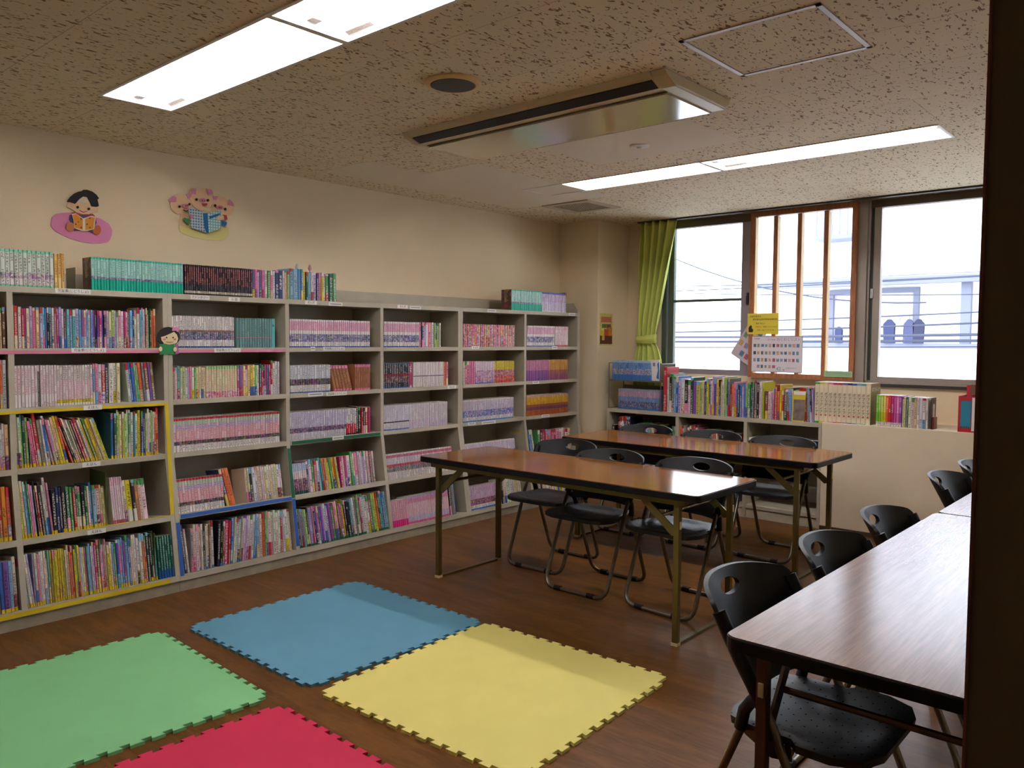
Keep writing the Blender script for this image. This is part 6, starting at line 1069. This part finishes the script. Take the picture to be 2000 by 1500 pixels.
# ---------------------------------------------------------------- things on the ledge
e = empty('bookend', (-1.457, 5.93, .787), 0, 'dark brown slotted bookend right of the colourful books', 'bookend')
MB().box((-.014, 0, 0), (-.010, .11, .21)).box((-.014, 0, 0), (.002, .11, .003)).build('plate', mat('dark_brown_plastic', (64, 40, 34), .4), e)
MB().box((-.010, .02, .0), (.004, .09, .08)).build('base_block', mat('reddish_brown_plastic', (120, 60, 50), .4), e)
MB().prism(rounded(.03, .06, .075, .17, .02), 'x', -.0098, -.0085).build('slot', mat('slot_white', (206, 200, 190), .5), e)
# red display box
M_REDC = mat('red_card', (176, 30, 44), .6)
e = empty('display_box', (-1.10, 5.90, .787), 0, 'red cardboard display box with white notice and teal panel on the ledge', 'display box')
MB().box((-.20, 0, 0), (.20, .004, .235)).box((-.20, .004, 0), (-.196, .20, .235)).box((.196, .004, 0), (.20, .20, .235)).box((-.196, .196, 0), (.196, .20, .30)).box((-.196, .004, 0), (.196, .196, .004)).build('box', M_REDC, e)
MB().box((-.165, .16, .235), (.196, .195, .306)).build('back_step', mat('brown_card', (120, 84, 60), .7), e)
MB().box((-.185, -.0015, .03), (-.125, 0, .205)).build('teal_panel', mat('teal_card', (40, 130, 160), .6), e)
for k in range(5): MB().prism([(-.182+k*.011, .03), (-.176+k*.011, .03), (-.179+k*.011, .042)], 'y', -.002, -.0015).build('printed_tree', M_INK, e)
MB().box((-.120, -.002, .01), (.18, 0, .228)).build('notice_sheet', M_PAPER, e)
hp = [(.0+.016*math.sin(t)**3, .165+.001*(13*math.cos(t)-5*math.cos(2*t)-2*math.cos(3*t)-math.cos(4*t))) for t in [2*PI*k/24 for k in range(24)]]
MB().prism([(-.085+a*.8, b_*1.0) for a, b_ in hp][:-0 or None], 'y', -.0024, -.002).build('heart', mat('heart_red', (150, 40, 60), .6), e)
framebox(-.045, .02, .145, .185, .004, -.0024, -.002, mat('heart_red'), 'red_frame', e)
bpy.context.view_layer.update()
wtext('ロバスト', -.035, .165, .012, mat('heart_red'), .045, e); wtext('ご自由に', -.06, .118, .016, M_INK, .09, e); wtext('お取りください', -.05, .092, .014, M_INK, .11, e); wtext('図書館からのお知らせ', -.105, .212, .010, M_INK, .12, e)
framebox(-.08, .10, .025, .075, .0015, -.0024, -.002, M_INK, 'ruled_box', e)
# white cover standing at the end of the upper rack tier, and the encyclopedia's end cover
e = empty('picture_book', (-3.60, 5.915, 1.0275), 0, 'white covered book facing forward at the right end of the wire rack', 'book')
MB().prism([(-.035, 0), (.03, 0), (.03, .185), (-.05, .185)], 'y', 0, .012).build('cover', M_PAPER, e)
MB().box((-.03, -.001, .13), (-.008, 0, .16)).build('grey_print', mat('grey_print', (120, 130, 140), .7, noise=(200, .4)), e)
MB().prism([(.005, .03), (.03, .02), (.03, .17), (.012, .15), (.02, .10)], 'y', -.0012, 0).build('blue_print', mat('blue_print', (60, 120, 190), .6), e)
e = empty('picture_book', (-2.37, 5.905, .7775), 0, 'book facing forward with yellow and dark cover among the ledge books', 'book')
MB().prism([(-.045, 0), (.05, 0), (.06, .23), (-.035, .23)], 'y', -.006, 0).build('cover', mat('yellow_cover', (200, 180, 40), .5), e)
MB().prism([(-.035, .01), (.05, .01), (.055, .165), (-.03, .165)], 'y', -.0068, -.006).build('dark_picture', mat('grey_brown_print', (120, 104, 98), .6, noise=(18, .5)), e)
MB().prism([(-.03, .20), (.055, .20), (.058, .225), (-.03, .225)], 'y', -.0068, -.006).build('title_band', M_PAPER, e)
# small ornaments on top of the bookcase
for y, rgb, lb in ((2.935, (190, 194, 186), 'small silver teardrop ornament above the yellow book on the bookcase'), (3.03, (210, 150, 150), 'small pink ornament above the coloured books on the bookcase')):
    e = empty('ornament', (-4.40, y, 1.612), 0, lb, 'ornament')
    MB().tube([(0, 0, 0), (0, 0, .20)], .0025, 6).build('stem', M_STEEL, e)
    MB().lathe([(.001, .19), (.010, .20), (.012, .21), (.007, .225), (.001, .235)], (0, 0, 0), 14).build('bulb', mat('ornament_%d' % rgb[1], rgb, .15), e, smooth=True)
    MB().lathe([(.02, 0), (.02, .003), (.003, .004)], (0, 0, 0), 14).build('foot', M_STEEL, e)
# facing cover of a cat book leaning in the fourth opening of the third bay
